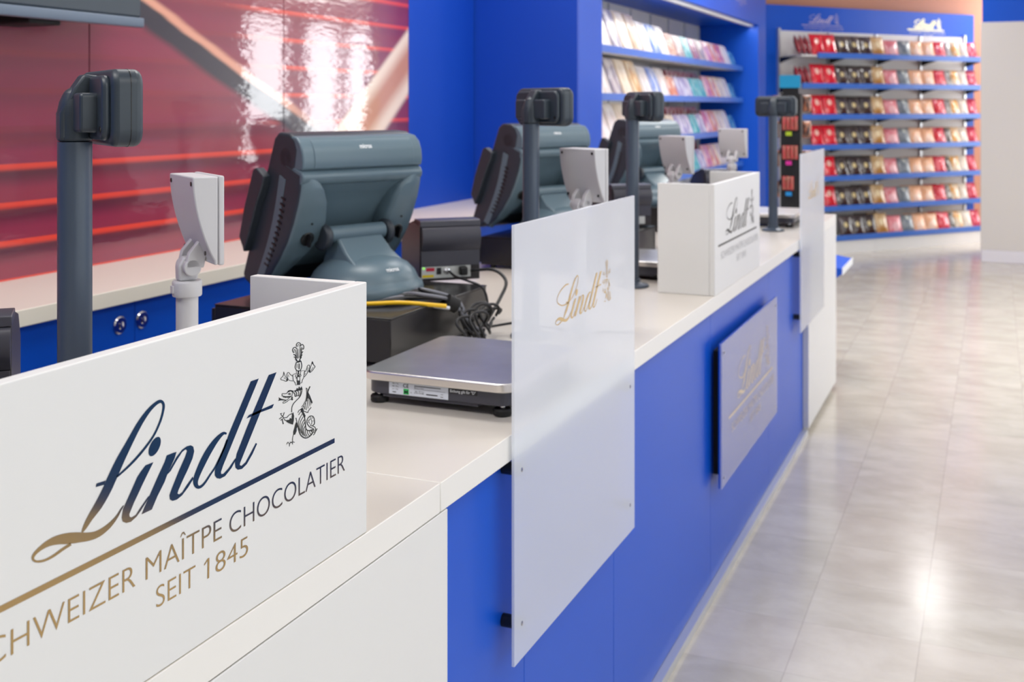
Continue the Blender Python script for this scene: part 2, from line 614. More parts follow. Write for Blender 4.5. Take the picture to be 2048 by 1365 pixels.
# flat artwork of the emblem in millimetres (u, z), origin at the right end of its bar
LOGO_WORD = [('s',[-450.5,33.9,-449.6,34.3,-448.7,34.7,-447.8,35.1,-446.8,35.7,-445.7,36.4,-444.4,37.3,-443.0,38.4,-441.5,39.6,-439.8,40.8,-438.0,42.1,-435.8,43.4,-433.4,44.8,-430.8,46.3,-428.2,47.9,-425.6,49.7,-423.2,51.7,-420.8,53.8,-418.5,56.0,-416.2,58.3,-414.1,60.5,-412.2,62.6,-410.5,64.6,-409.0,66.6,-407.4,68.7,-405.6,71.0,-403.7,73.6,-401.7,76.3,-399.5,79.2,-397.3,82.1,-395.1,85.1,-392.7,88.2,-390.1,91.4,-387.4,94.7,-384.8,97.9,-382.1,101.1,-379.5,104.1,-376.9,107.2,-374.3,110.1,-371.8,112.8,-369.4,115.3,-367.1,117.6,-364.8,119.6,-362.7,121.5,-360.6,123.2,-358.5,124.8,-356.3,126.3,-354.3,127.6,-352.2,128.7,-350.2,129.7,-348.3,130.5,-346.4,131.2,-344.6,131.7,-342.9,132.0,-341.6,132.1,-340.7,132.1,-340.3,132.0,-339.7,131.7,-339.1,131.2,-338.4,130.5,-337.9,129.6,-337.6,128.7,-337.5,127.6,-337.5,126.4,-337.7,124.9,-338.1,123.4,-338.6,121.6,-339.3,119.7,-340.2,117.7,-341.2,115.7,-342.4,113.5,-343.8,111.3,-345.5,109.0,-347.2,106.7,-349.2,104.4,-351.3,102.2,-353.6,100.2,-356.1,98.3,-358.7,96.5,-361.4,94.7,-364.3,93.0,-367.2,91.2,-370.4,89.5,-373.6,87.8,-376.8,86.1,-379.8,84.6,-382.7,83.3,-385.6,82.0,-388.4,80.8,-391.2,79.7,-393.8,78.7,-396.3,77.8,-398.7,76.9,-401.1,76.2,-403.4,75.4,-405.7,74.6,-452.3,35.2,-451.9,36.1,-451.6,36.9,-451.3,37.7,-450.8,38.7,-450.2,39.7,-449.4,41.0,-448.4,42.4,-447.3,43.9,-446.0,45.5,-444.4,47.2,-442.7,49.0,-440.7,50.9,-438.7,52.8,-436.7,54.7,-434.7,56.7,-432.7,58.8,-430.7,60.9,-428.6,63.2,-426.6,65.4,-424.8,67.6,-423.1,69.6,-421.7,71.6,-420.3,73.6,-418.7,75.8,-416.9,78.1,-414.9,80.6,-412.8,83.2,-410.5,86.0,-408.0,88.8,-405.4,91.7,-402.6,94.6,-399.5,97.5,-396.4,100.5,-393.2,103.4,-390.2,106.3,-387.3,109.1,-384.4,111.9,-381.6,114.7,-378.8,117.4,-376.1,119.8,-373.4,121.9,-370.9,123.9,-368.4,125.6,-365.9,127.2,-363.5,128.7,-361.0,130.1,-358.6,131.3,-356.2,132.4,-353.9,133.3,-351.7,134.0,-349.6,134.7,-347.4,135.2,-345.3,135.6,-343.2,135.7,-341.0,135.5,-338.8,134.7,-337.0,133.6,-335.6,132.2,-334.6,130.9,-334.0,129.5,-333.7,128.1,-333.6,126.7,-333.8,125.2,-334.2,123.7,-334.7,122.1,-335.3,120.3,-336.0,118.3,-336.9,116.3,-338.0,114.2,-339.3,112.0,-340.9,109.8,-342.6,107.4,-344.5,105.1,-346.5,102.7,-348.7,100.5,-351.0,98.4,-353.5,96.4,-356.1,94.5,-358.8,92.7,-361.6,90.8,-364.6,89.0,-367.7,87.2,-371.0,85.4,-374.2,83.8,-377.2,82.3,-380.3,80.9,-383.3,79.7,-386.2,78.5,-389.0,77.5,-391.8,76.5,-394.4,75.6,-396.9,74.9,-399.3,74.1,-401.6,73.4,-404.0,72.7]),
('s',[-395.7,42.3,-396.4,41.9,-397.0,41.7,-397.6,41.4,-398.4,40.9,-399.4,40.3,-400.5,39.4,-401.7,38.4,-403.1,37.2,-404.6,36.1,-406.4,35.1,-408.4,34.1,-410.6,33.2,-413.0,32.3,-415.5,31.5,-418.1,30.9,-420.8,30.3,-423.7,29.9,-426.7,29.5,-429.6,29.4,-432.2,29.4,-434.5,29.5,-436.7,29.8,-438.8,30.3,-441.0,30.8,-443.3,31.5,-445.8,32.2,-448.3,33.1,-451.0,34.2,-453.8,35.2,-456.7,36.2,-459.4,37.2,-462.2,38.0,-464.9,38.9,-467.6,39.7,-470.3,40.3,-473.0,40.9,-475.7,41.4,-478.5,41.9,-481.2,42.2,-483.9,42.5,-486.3,42.6,-488.5,42.6,-490.6,42.5,-492.7,42.3,-494.7,42.1,-496.7,41.7,-498.7,41.3,-500.6,40.8,-502.3,40.2,-504.0,39.7,-505.6,39.1,-507.1,38.5,-508.5,37.9,-509.8,37.2,-510.9,36.5,-511.8,35.7,-512.6,34.9,-513.2,34.0,-513.5,33.0,-513.4,31.9,-512.9,30.7,-512.1,29.5,-511.0,28.4,-509.7,27.3,-508.2,26.5,-506.5,25.7,-504.6,25.0,-502.5,24.4,-500.3,23.9,-498.1,23.6,-495.9,23.4,-493.6,23.3,-491.3,23.3,-488.9,23.4,-486.6,23.6,-484.2,23.9,-481.9,24.3,-479.5,24.7,-477.3,25.2,-475.1,25.5,-473.0,25.8,-470.9,26.1,-468.9,26.3,-466.9,26.6,-464.9,26.8,-394.8,41.5,-395.3,41.0,-395.7,40.6,-396.2,40.2,-396.7,39.6,-397.4,38.9,-398.3,37.9,-399.3,36.7,-400.5,35.3,-401.9,33.9,-403.4,32.6,-405.1,31.2,-406.9,29.8,-409.0,28.4,-411.2,27.1,-413.6,25.9,-416.3,24.9,-419.2,24.0,-422.2,23.2,-425.2,22.6,-428.1,22.2,-430.9,22.1,-433.6,22.1,-436.3,22.3,-438.8,22.6,-441.5,23.0,-444.4,23.5,-447.4,24.1,-450.2,24.8,-453.0,25.5,-455.6,26.1,-458.2,26.7,-460.9,27.3,-463.5,28.0,-466.1,28.6,-468.7,29.4,-471.4,30.2,-474.1,31.1,-476.7,32.0,-479.1,32.8,-481.3,33.5,-483.5,34.0,-485.5,34.5,-487.5,35.0,-489.4,35.3,-491.3,35.6,-493.3,35.8,-495.3,35.8,-497.3,35.8,-499.2,35.7,-501.0,35.5,-502.6,35.3,-504.2,34.9,-505.7,34.5,-507.0,34.1,-508.0,33.6,-508.9,33.1,-509.6,32.6,-510.1,32.0,-510.3,31.5,-510.4,31.1,-510.3,30.7,-510.0,30.2,-509.4,29.6,-508.7,28.9,-507.7,28.3,-506.4,27.7,-504.7,27.2,-502.9,26.7,-500.9,26.3,-499.0,26.0,-497.0,25.8,-494.9,25.8,-492.7,25.9,-490.5,26.1,-488.3,26.3,-486.1,26.6,-483.9,27.1,-481.6,27.6,-479.3,28.1,-477.1,28.5,-475.0,28.8,-472.9,29.1,-470.9,29.3,-468.9,29.6,-466.8,29.8]),
('p',[-432.5,75.6,-420.2,74.7,-422.0,71.1,-433.5,72.3]),
('p',[-351.4,72.9,-363.3,73.1,-370.8,68.4,-375.6,64.5,-386.2,51.0,-396.0,38.8,-397.8,30.8,-396.5,26.4,-391.5,23.1,-384.7,22.0,-376.6,24.4,-369.8,28.9,-358.6,37.9,-357.8,39.8,-359.4,39.5,-370.8,31.9,-377.6,26.7,-383.9,26.2,-386.7,27.8,-387.1,30.6,-380.4,39.8,-366.9,55.7]),
('p',[-342.6,96.7,-340.8,95.1,-340.0,92.8,-340.0,90.2,-341.0,87.3,-342.8,84.6,-345.2,82.3,-348.1,80.6,-351.0,79.7,-353.8,79.7,-356.2,80.5,-357.8,82.1,-358.7,84.4,-358.6,87.0,-357.7,89.8,-355.9,92.5,-353.5,94.8,-350.7,96.5,-347.7,97.4,-344.9,97.5]),
('p',[-315.1,73.4,-320.2,73.9,-330.7,74.0,-334.1,68.1,-345.0,55.3,-363.6,32.0,-369.2,24.4,-353.9,24.3,-345.0,35.7,-334.1,47.1,-329.5,54.4,-318.3,67.3]),
('p',[-331.3,53.1,-315.5,67.8,-306.0,73.3,-298.3,74.8,-292.0,74.1,-287.7,71.4,-286.1,65.8,-288.9,58.9,-296.3,49.6,-305.0,40.1,-312.4,31.1,-313.6,28.3,-310.9,26.5,-306.0,27.4,-298.3,33.0,-288.5,39.0,-287.5,36.1,-296.3,29.5,-306.0,24.0,-314.5,22.1,-321.5,22.9,-325.6,25.8,-326.5,30.5,-323.0,36.2,-311.7,51.6,-301.1,64.3,-297.9,69.7,-300.2,72.0,-306.0,70.7,-314.5,64.4,-324.8,55.5]),
('s',[-228.9,70.8,-229.9,71.4,-230.8,72.0,-232.2,72.8,-234.3,73.5,-236.6,73.8,-238.8,73.7,-241.2,73.3,-243.8,72.8,-246.4,72.1,-249.0,71.2,-251.6,70.2,-254.3,69.0,-257.0,67.6,-259.7,66.1,-262.3,64.5,-264.8,62.8,-267.2,61.0,-269.6,59.1,-271.8,57.0,-274.0,54.9,-276.2,52.6,-278.3,50.2,-280.3,47.7,-282.1,45.3,-283.6,43.2,-284.9,41.3,-286.0,39.6,-286.8,37.9,-287.5,36.3,-287.9,34.6,-287.9,32.9,-287.6,31.1,-287.0,29.5,-286.1,27.9,-285.0,26.4,-283.5,25.1,-281.8,23.8,-279.8,22.9,-277.8,22.3,-275.9,22.1,-274.1,22.1,-272.4,22.4,-270.7,22.9,-269.0,23.5,-267.2,24.4,-265.2,25.5,-263.2,26.9,-261.1,28.4,-259.1,29.9,-257.1,31.3,-255.3,32.5,-253.6,33.5,-251.8,34.6,-249.9,35.9,-247.8,37.7,-245.2,40.2,-242.3,43.1,-239.3,46.3,-236.5,49.4,-234.0,52.2,-232.2,54.5,-230.6,56.5,-229.3,58.4,-228.1,60.3,-226.7,62.2,-229.9,69.1,-231.2,69.6,-232.4,70.1,-233.2,70.4,-233.6,70.4,-234.3,70.3,-235.5,70.0,-237.2,69.3,-239.0,68.5,-241.0,67.5,-242.9,66.3,-244.9,65.1,-247.1,63.6,-249.3,62.0,-251.4,60.3,-253.6,58.6,-255.7,56.8,-257.9,55.0,-260.0,53.0,-262.2,51.0,-264.3,49.0,-266.5,46.8,-268.7,44.6,-271.0,42.3,-273.0,40.1,-274.8,38.2,-276.2,36.5,-277.4,35.0,-278.4,33.7,-279.1,32.5,-279.6,31.4,-279.9,30.4,-279.9,29.4,-279.8,28.5,-279.6,27.7,-279.4,27.1,-279.2,26.7,-278.9,26.4,-278.6,26.0,-278.1,25.7,-277.4,25.5,-276.3,25.3,-274.9,25.4,-273.4,25.6,-271.7,26.1,-270.0,26.7,-268.1,27.7,-266.0,28.9,-263.9,30.3,-261.7,31.8,-259.7,33.2,-257.8,34.3,-256.0,35.3,-254.3,36.4,-252.4,37.6,-250.4,39.4,-247.8,41.8,-244.9,44.7,-242.0,47.8,-239.2,50.9,-236.8,53.7,-234.9,55.9,-233.4,57.9,-232.2,59.8,-230.9,61.7,-229.6,63.6]),
('p',[-168.0,119.4,-183.7,119.6,-224.3,69.9,-231.1,59.7,-244.9,43.7,-250.5,34.1,-250.5,28.8,-247.0,24.7,-241.3,22.2,-232.2,22.4,-220.4,28.3,-212.1,35.3,-213.4,37.3,-225.8,29.5,-235.4,26.0,-239.2,27.0,-239.6,29.6,-235.4,35.9,-224.7,49.2,-202.8,76.5]),
('p',[-131.9,119.1,-147.9,119.2,-164.0,100.1,-177.9,83.7,-191.6,66.7,-210.6,41.9,-213.9,32.7,-212.8,26.3,-208.4,22.7,-200.6,21.4,-191.6,24.2,-180.2,33.1,-171.5,42.5,-173.8,44.3,-183.0,36.2,-193.9,27.3,-201.7,25.2,-204.8,27.0,-204.4,29.3,-195.0,40.9,-165.9,76.8]),
('p',[-187.5,80.8,-171.0,81.1,-159.3,81.4,-137.3,81.7,-140.7,77.6,-161.7,78.2,-177.9,78.1,-192.1,77.8])]
LOGO_LOOP = [('s',[-412.5,119.3,-417.3,119.4,-421.9,119.7,-426.6,120.0,-431.5,119.9,-436.9,119.4,-443.3,118.3,-450.5,116.8,-457.9,115.0,-465.1,113.0,-471.6,110.8,-477.7,108.4,-483.7,105.8,-489.1,103.0,-493.6,100.1,-496.8,97.5,-498.6,95.0,-499.5,92.6,-499.5,90.2,-498.7,87.9,-497.1,85.6,-494.5,83.4,-490.7,81.1,-486.1,78.9,-481.0,76.9,-475.9,75.2,-470.8,73.9,-465.4,72.8,-459.6,71.9,-453.7,71.3,-447.4,70.9,-440.8,70.8,-433.9,71.0,-426.7,71.4,-419.4,71.9,-412.2,72.2,-412.3,122.5,-417.1,122.8,-421.7,123.3,-426.4,123.7,-431.6,123.8,-437.4,123.4,-444.0,122.2,-451.3,120.6,-458.9,118.6,-466.2,116.4,-472.8,114.0,-479.0,111.5,-485.1,108.7,-490.7,105.7,-495.4,102.6,-499.0,99.6,-501.3,96.4,-502.4,93.1,-502.4,89.7,-501.3,86.5,-499.4,83.6,-496.3,80.9,-492.2,78.4,-487.3,76.0,-482.1,73.9,-476.8,72.2,-471.5,70.7,-465.9,69.5,-460.1,68.6,-453.9,67.9,-447.6,67.5,-440.8,67.4,-433.7,67.7,-426.5,68.2,-419.2,68.8,-412.0,69.2])]
LOGO_CREST = [('s',[-88.1,141.6,-88.1,142.9,-88.1,144.1,-87.7,144.9,-86.8,145.4,-85.3,145.7,-84.1,145.6,-83.0,145.2,-81.6,144.4,-80.7,143.6,-80.4,142.8,-80.5,141.8,-80.5,140.7,-89.8,141.9,-89.8,143.2,-89.8,144.5,-89.2,145.6,-87.9,146.3,-86.0,146.6,-84.1,146.5,-82.2,145.9,-80.5,144.8,-79.2,143.7,-78.8,142.5,-78.8,141.4,-78.9,140.3]),
('s',[-85.1,140.8,-85.4,141.6,-85.7,142.4,-85.6,143.0,-85.2,143.3,-84.6,143.5,-84.1,143.5,-83.3,143.0,-82.4,142.1,-81.8,140.9,-81.7,139.4,-81.9,137.6,-82.1,135.5,-82.3,132.8,-82.5,129.8,-82.8,126.8,-86.0,140.9,-86.3,141.7,-86.5,142.6,-86.5,143.3,-85.9,143.8,-84.9,144.1,-83.7,143.9,-82.7,143.2,-81.6,142.1,-80.9,140.8,-80.8,139.2,-81.0,137.4,-81.2,135.3,-81.4,132.6,-81.7,129.6,-81.9,126.5]),
('s',[-88.7,140.0,-88.3,138.0,-87.9,135.9,-87.6,133.8,-87.3,131.4,-87.2,128.9,-87.0,126.5,-87.3,139.8,-86.9,137.8,-86.5,135.7,-86.1,133.5,-85.9,131.2,-85.7,128.7,-85.5,126.2]),
('s',[-84.9,138.8,-84.9,126.6,-84.3,138.6,-84.3,126.5]),
('s',[-78.6,139.6,-79.1,138.7,-79.6,137.8,-80.0,136.7,-80.0,135.4,-79.8,133.9,-79.8,132.2,-80.2,130.3,-80.7,128.1,-81.3,125.9,-77.5,139.2,-78.0,138.3,-78.5,137.4,-78.8,136.4,-78.8,135.2,-78.6,133.7,-78.6,132.0,-79.0,130.0,-79.5,127.8,-80.1,125.6]),
('s',[-95.0,136.0,-95.7,137.1,-96.4,138.1,-96.7,138.9,-96.4,139.7,-95.9,140.5,-95.1,141.0,-94.1,141.3,-93.0,141.4,-92.0,141.3,-91.4,140.9,-90.5,140.2,-89.6,139.4,-96.5,135.9,-97.2,137.0,-97.9,138.1,-98.3,139.2,-98.0,140.3,-97.3,141.2,-96.4,141.9,-95.0,142.3,-93.4,142.4,-91.7,142.1,-90.3,141.4,-89.3,140.6,-88.4,139.8]),
('s',[-94.2,137.7,-93.5,138.2,-92.9,138.7,-92.9,138.8,-92.3,138.3,-91.5,137.1,-90.8,135.5,-90.3,133.2,-89.9,130.4,-89.6,127.6,-95.3,138.3,-94.6,138.8,-93.8,139.4,-92.4,139.4,-91.3,138.5,-90.3,137.1,-89.5,135.3,-89.0,133.0,-88.7,130.2,-88.3,127.4]),
('s',[-95.5,135.3,-92.5,136.0,-96.3,136.1,-93.2,136.8]),
('s',[-95.9,133.3,-94.5,132.7,-93.2,132.0,-92.2,131.4,-91.4,130.3,-90.8,128.9,-90.1,127.5,-95.2,134.2,-93.7,133.5,-92.1,132.8,-90.6,131.7,-89.6,130.3,-88.9,128.9,-88.2,127.5]),
('s',[-95.1,129.9,-94.1,129.5,-93.3,129.1,-92.5,128.7,-91.6,127.8,-90.7,126.8,-89.7,125.7,-94.5,130.7,-93.5,130.3,-92.4,129.8,-91.3,129.1,-90.2,128.1,-89.2,127.0,-88.2,125.9]),
('s',[-92.4,126.6,-88.0,124.3,-91.4,127.3,-87.0,125.1]),
('s',[-78.7,141.1,-77.5,141.4,-76.4,141.6,-75.9,141.6,-75.0,141.1,-74.0,140.1,-73.3,139.2,-73.2,138.1,-73.6,137.0,-74.0,136.3,-74.2,136.2,-74.8,136.4,-75.7,136.6,-79.7,142.0,-78.5,142.3,-77.2,142.6,-75.5,142.5,-73.8,141.6,-72.5,140.3,-71.7,139.1,-71.6,137.7,-71.9,136.5,-72.5,135.6,-73.7,135.2,-74.9,135.5,-75.8,135.7]),
('s',[-75.8,138.3,-76.6,137.8,-77.4,137.3,-78.1,136.4,-78.4,135.1,-78.6,133.6,-78.7,132.0,-74.7,137.7,-75.5,137.2,-76.2,136.7,-76.8,136.0,-77.1,134.8,-77.2,133.2,-77.3,131.7]),
('s',[-75.2,133.5,-76.5,132.7,-77.9,131.8,-79.0,130.9,-79.6,129.9,-79.8,128.9,-80.0,127.9,-73.8,132.7,-75.1,131.8,-76.5,131.0,-77.4,130.2,-77.9,129.3,-78.1,128.4,-78.4,127.4]),
('s',[-76.8,129.9,-77.9,129.1,-79.0,128.3,-80.0,127.5,-80.6,126.8,-81.1,126.2,-81.5,125.5,-75.3,129.1,-76.4,128.3,-77.5,127.5,-78.4,126.7,-79.0,126.1,-79.4,125.5,-79.8,124.9]),
('s',[-78.5,127.0,-83.4,124.2,-76.9,126.1,-81.8,123.2]),
('s',[-90.9,124.5,-89.2,123.7,-87.3,122.7,-85.1,122.0,-82.9,121.8,-81.0,122.0,-79.2,122.1,-89.9,125.5,-88.1,124.6,-86.5,123.8,-85.1,123.3,-83.7,123.2,-82.0,123.4,-80.2,123.5]),
('s',[-90.0,121.6,-88.4,121.4,-86.8,121.2,-84.9,121.0,-82.6,120.9,-80.2,120.8,-77.7,120.7,-90.3,122.8,-88.7,122.5,-87.1,122.3,-85.3,122.2,-83.2,122.1,-80.8,122.0,-78.3,121.9]),
('s',[-90.5,121.9,-91.4,120.4,-92.3,118.8,-92.7,117.2,-92.2,115.5,-91.1,113.9,-89.8,112.5,-88.2,111.3,-86.4,110.5,-84.6,110.0,-82.8,109.7,-80.9,109.7,-79.3,110.2,-77.9,111.4,-76.8,113.0,-76.2,114.8,-76.4,116.8,-77.1,119.0,-77.8,121.1,-89.0,121.3,-89.9,119.8,-90.7,118.3,-91.1,116.9,-90.6,115.5,-89.7,114.0,-88.5,112.8,-87.3,111.9,-86.0,111.3,-84.6,110.9,-83.2,110.7,-81.9,110.7,-80.7,111.1,-79.5,112.1,-78.4,113.6,-77.9,115.2,-78.1,117.1,-78.7,119.1,-79.4,121.3]),
('s',[-88.1,120.1,-88.6,115.0,-86.9,119.8,-87.4,114.7]),
('s',[-84.2,119.8,-84.2,112.7,-82.0,119.4,-82.0,112.2]),
('s',[-89.7,112.2,-89.5,110.8,-89.4,109.4,-88.9,108.1,-87.8,106.8,-86.3,105.6,-84.6,104.8,-82.8,104.8,-81.0,105.3,-79.7,106.1,-79.2,107.2,-79.1,108.5,-79.0,109.9,-88.7,112.0,-88.6,110.6,-88.5,109.3,-88.0,108.1,-87.1,106.9,-85.8,105.9,-84.6,105.4,-83.3,105.4,-81.8,105.8,-80.6,106.5,-80.2,107.5,-80.1,108.8,-80.0,110.1]),
('s',[-86.1,111.4,-86.1,106.4,-83.1,110.8,-83.1,105.8]),
('s',[-90.1,108.8,-97.4,108.8,-96.8,101.6,-89.7,108.1,-96.4,108.3,-95.6,101.4]),
('s',[-96.7,101.4,-92.4,97.2,-91.3,94.1,-87.0,93.3,-95.8,101.6,-91.4,97.3,-90.5,94.4,-87.1,94.0]),
('s',[-90.6,107.0,-92.1,104.9,-89.6,103.8,-90.6,102.3,-87.5,101.4,-89.3,106.5,-90.7,104.8,-88.3,103.8,-89.3,102.4,-87.5,102.2]),
('s',[-80.8,105.7,-79.4,103.4,-81.2,102.9,-79.5,105.7,-78.0,103.0,-80.2,102.1]),
('s',[-87.3,105.9,-87.3,103.4,-81.9,104.7,-81.9,102.2]),
('s',[-88.2,104.1,-88.2,97.5,-86.8,103.8,-86.8,97.2]),
('s',[-82.0,102.8,-82.0,96.1,-80.9,102.5,-80.8,95.9]),
('s',[-87.7,99.1,-87.7,93.6,-81.1,97.6,-81.1,92.1]),
('s',[-79.1,109.0,-71.3,108.3,-73.2,99.8,-79.3,109.7,-70.3,108.3,-72.0,99.4]),
('s',[-73.1,99.9,-76.3,97.2,-77.5,94.2,-81.3,94.5,-72.1,99.3,-75.2,96.7,-76.6,93.6,-81.0,93.8]),
('s',[-96.6,106.8,-98.9,108.2,-101.1,109.5,-102.8,110.6,-103.6,111.5,-104.0,112.3,-104.9,113.1,-106.4,113.6,-108.1,113.7,-109.4,113.3,-110.1,112.4,-110.4,111.0,-110.1,109.4,-109.2,107.5,-107.7,105.3,-105.7,103.4,-102.9,102.1,-99.8,101.1,-96.8,100.2,-97.2,106.4,-99.5,107.7,-101.8,109.1,-103.6,110.3,-104.6,111.4,-105.0,112.3,-105.4,112.7,-106.3,112.9,-107.6,113.0,-108.4,112.8,-109.0,112.0,-109.3,110.8,-109.0,109.3,-108.1,107.5,-106.7,105.4,-105.0,103.7,-102.6,102.6,-99.7,101.7,-96.6,100.8]),
('s',[-107.8,110.8,-105.7,107.4,-107.0,110.8,-104.9,107.4]),
('s',[-117.0,116.6,-117.3,114.9,-117.6,113.3,-118.3,112.0,-119.6,111.2,-121.3,110.6,-122.7,110.0,-123.3,109.3,-123.4,108.6,-122.8,107.7,-121.3,107.1,-119.5,106.6,-117.7,106.0,-115.9,105.1,-113.8,103.9,-111.8,103.1,-110.0,103.0,-108.5,103.3,-107.6,103.8,-107.6,104.7,-108.1,105.7,-108.6,106.6,-115.9,116.3,-116.2,114.6,-116.5,112.9,-117.2,111.5,-118.7,110.6,-120.5,110.0,-121.8,109.5,-122.3,108.9,-122.3,108.4,-122.1,108.1,-121.1,107.7,-119.4,107.2,-117.4,106.5,-115.4,105.5,-113.3,104.4,-111.7,103.8,-110.5,103.7,-109.3,103.9,-108.7,104.3,-108.7,104.8,-109.2,105.7,-109.6,106.6]),
('s',[-116.7,115.8,-116.0,114.1,-115.2,112.5,-114.3,110.8,-113.0,109.3,-111.7,107.8,-110.3,106.4,-115.8,115.7,-115.0,114.1,-114.3,112.4,-113.3,110.9,-112.2,109.4,-110.8,108.0,-109.4,106.5]),
('s',[-116.4,109.1,-113.2,106.6,-115.9,109.3,-112.6,106.9]),
('s',[-111.6,106.1,-110.5,103.6,-108.9,105.9,-107.7,103.5]),
('s',[-70.6,105.4,-69.0,106.2,-67.4,107.0,-66.0,108.1,-65.1,109.5,-64.4,111.0,-63.8,112.1,-62.9,112.6,-62.0,112.8,-61.3,112.8,-60.7,112.5,-60.1,112.1,-59.7,111.3,-59.6,110.2,-59.9,108.8,-60.9,107.2,-62.8,105.5,-65.4,103.6,-67.8,102.1,-69.6,101.3,-71.2,100.8,-72.9,100.4,-71.6,106.0,-70.0,106.8,-68.4,107.6,-67.1,108.6,-66.2,109.9,-65.6,111.4,-64.9,112.6,-63.8,113.2,-62.6,113.5,-61.3,113.4,-60.1,113.0,-59.0,112.2,-58.5,111.1,-58.4,109.9,-58.7,108.4,-59.7,106.7,-61.7,104.9,-64.4,103.0,-66.8,101.5,-68.7,100.6,-70.4,100.1,-72.1,99.7]),
('s',[-62.7,110.4,-65.7,105.4,-61.9,110.1,-64.9,105.1]),
('s',[-69.7,104.6,-70.7,102.6,-68.9,104.3,-69.9,102.3]),
('s',[-53.8,116.1,-54.4,114.9,-55.0,113.7,-55.8,112.3,-57.0,110.6,-58.4,108.7,-59.9,106.7,-52.6,115.7,-53.2,114.5,-53.8,113.3,-54.7,111.9,-55.9,110.1,-57.3,108.2,-58.7,106.3]),
('s',[-53.4,115.5,-52.6,114.0,-51.9,112.5,-51.0,111.1,-49.8,110.0,-48.6,109.3,-47.9,108.7,-47.7,108.1,-47.6,107.6,-47.6,107.0,-52.0,115.5,-51.3,114.0,-50.5,112.5,-49.7,111.2,-48.8,110.4,-47.6,109.6,-46.7,108.8,-46.2,108.0,-46.2,107.3,-46.2,106.7]),
('s',[-47.6,107.7,-49.6,106.5,-51.7,105.3,-53.7,104.4,-55.8,103.7,-57.9,103.3,-59.2,103.3,-59.6,103.7,-59.9,104.8,-60.2,105.9,-46.6,107.1,-48.6,105.9,-50.7,104.7,-52.8,103.7,-55.0,103.0,-57.3,102.6,-59.4,102.7,-60.7,103.7,-61.1,104.9,-61.4,106.0]),
('s',[-51.5,108.3,-56.6,104.9,-50.8,107.9,-55.9,104.5]),
('s',[-60.7,106.4,-60.1,103.2,-57.9,106.0,-57.3,102.8]),
('p',[-54.4,113.6,-53.0,116.1,-50.7,111.7]),
('s',[-119.2,86.7,-119.4,87.9,-119.6,89.1,-119.4,89.6,-118.8,89.6,-117.3,89.1,-115.5,88.6,-113.6,88.2,-111.6,87.9,-109.6,87.9,-108.3,88.5,-107.3,89.4,-106.3,89.9,-104.8,89.9,-103.0,89.8,-101.2,89.4,-99.4,88.8,-97.5,88.0,-95.6,87.1,-120.5,87.0,-120.7,88.2,-120.9,89.4,-120.4,90.3,-118.8,90.3,-117.2,89.8,-115.5,89.3,-113.8,89.0,-111.9,88.7,-110.4,88.7,-109.4,89.2,-108.5,90.0,-107.1,90.7,-105.3,90.8,-103.2,90.6,-101.1,90.1,-99.1,89.4,-97.1,88.6,-95.1,87.8]),
('s',[-107.1,88.8,-105.0,88.9,-103.0,88.9,-101.5,88.7,-100.3,88.1,-98.9,87.1,-97.3,86.0,-108.1,90.5,-106.0,90.5,-103.7,90.5,-101.3,90.2,-99.0,89.1,-97.2,87.9,-95.6,86.8]),
('p',[-119.3,87.5,-111.1,84.8,-103.4,83.3,-100.6,83.4,-103.4,82.0,-107.3,82.1,-111.7,83.4,-113.3,83.2,-115.5,84.5,-117.5,84.7]),
('s',[-106.8,86.6,-106.5,86.8,-105.5,87.0,-104.5,87.0,-103.3,86.5,-101.9,85.8,-101.4,85.5,-101.8,85.4,-103.1,85.3,-104.3,85.4,-105.4,85.8,-106.5,86.3,-106.8,86.6,-107.7,86.8,-107.1,87.3,-105.9,87.5,-104.5,87.5,-103.0,86.9,-101.4,86.1,-100.5,85.3,-101.3,84.8,-102.8,84.7,-104.3,84.9,-105.7,85.4,-107.0,86.1,-107.7,86.8]),
('s',[-105.1,87.0,-105.1,85.6,-103.5,86.6,-103.5,85.2]),
('s',[-101.0,82.9,-103.4,82.2,-105.8,81.4,-108.2,80.8,-110.5,80.4,-112.8,80.1,-114.7,79.9,-116.4,79.8,-117.8,79.7,-118.7,79.5,-118.8,78.7,-118.1,77.8,-116.6,77.2,-114.5,77.1,-112.1,77.3,-109.7,77.5,-107.8,77.9,-106.1,78.4,-104.3,78.6,-102.3,78.4,-100.0,78.0,-97.7,77.6,-100.2,82.3,-102.7,81.5,-105.1,80.8,-107.5,80.2,-109.9,79.7,-112.2,79.4,-114.2,79.2,-115.9,79.1,-117.2,79.0,-117.8,78.9,-117.8,78.6,-117.4,78.2,-116.7,77.9,-115.0,77.8,-112.6,78.0,-110.3,78.2,-108.5,78.6,-106.7,79.0,-104.7,79.3,-102.5,79.1,-100.1,78.7,-97.9,78.3]),
('p',[-127.5,87.4,-122.1,84.4,-112.2,80.7,-109.8,79.3,-122.1,82.5,-128.3,83.3,-126.4,84.9]),
('s',[-99.9,81.7,-100.2,81.0,-100.4,80.2,-100.5,79.3,-100.1,78.3,-99.5,77.5,-99.0,76.8,-96.8,80.6,-97.1,79.9,-97.3,79.2,-97.4,78.7,-97.2,78.3,-96.7,77.7,-96.2,77.0]),
('s',[-97.2,86.4,-97.7,85.7,-98.3,85.0,-98.9,84.2,-99.2,83.3,-99.4,82.4,-99.6,81.5,-96.2,85.9,-96.8,85.2,-97.4,84.5,-97.9,83.8,-98.2,83.0,-98.4,82.1,-98.7,81.1]),
('s',[-96.1,86.0,-95.0,84.9,-94.0,83.9,-93.3,83.0,-93.1,82.2,-93.1,81.4,-93.1,80.5,-94.6,86.3,-93.5,85.2,-92.4,84.1,-91.5,82.9,-91.2,81.8,-91.2,80.9,-91.2,80.1]),
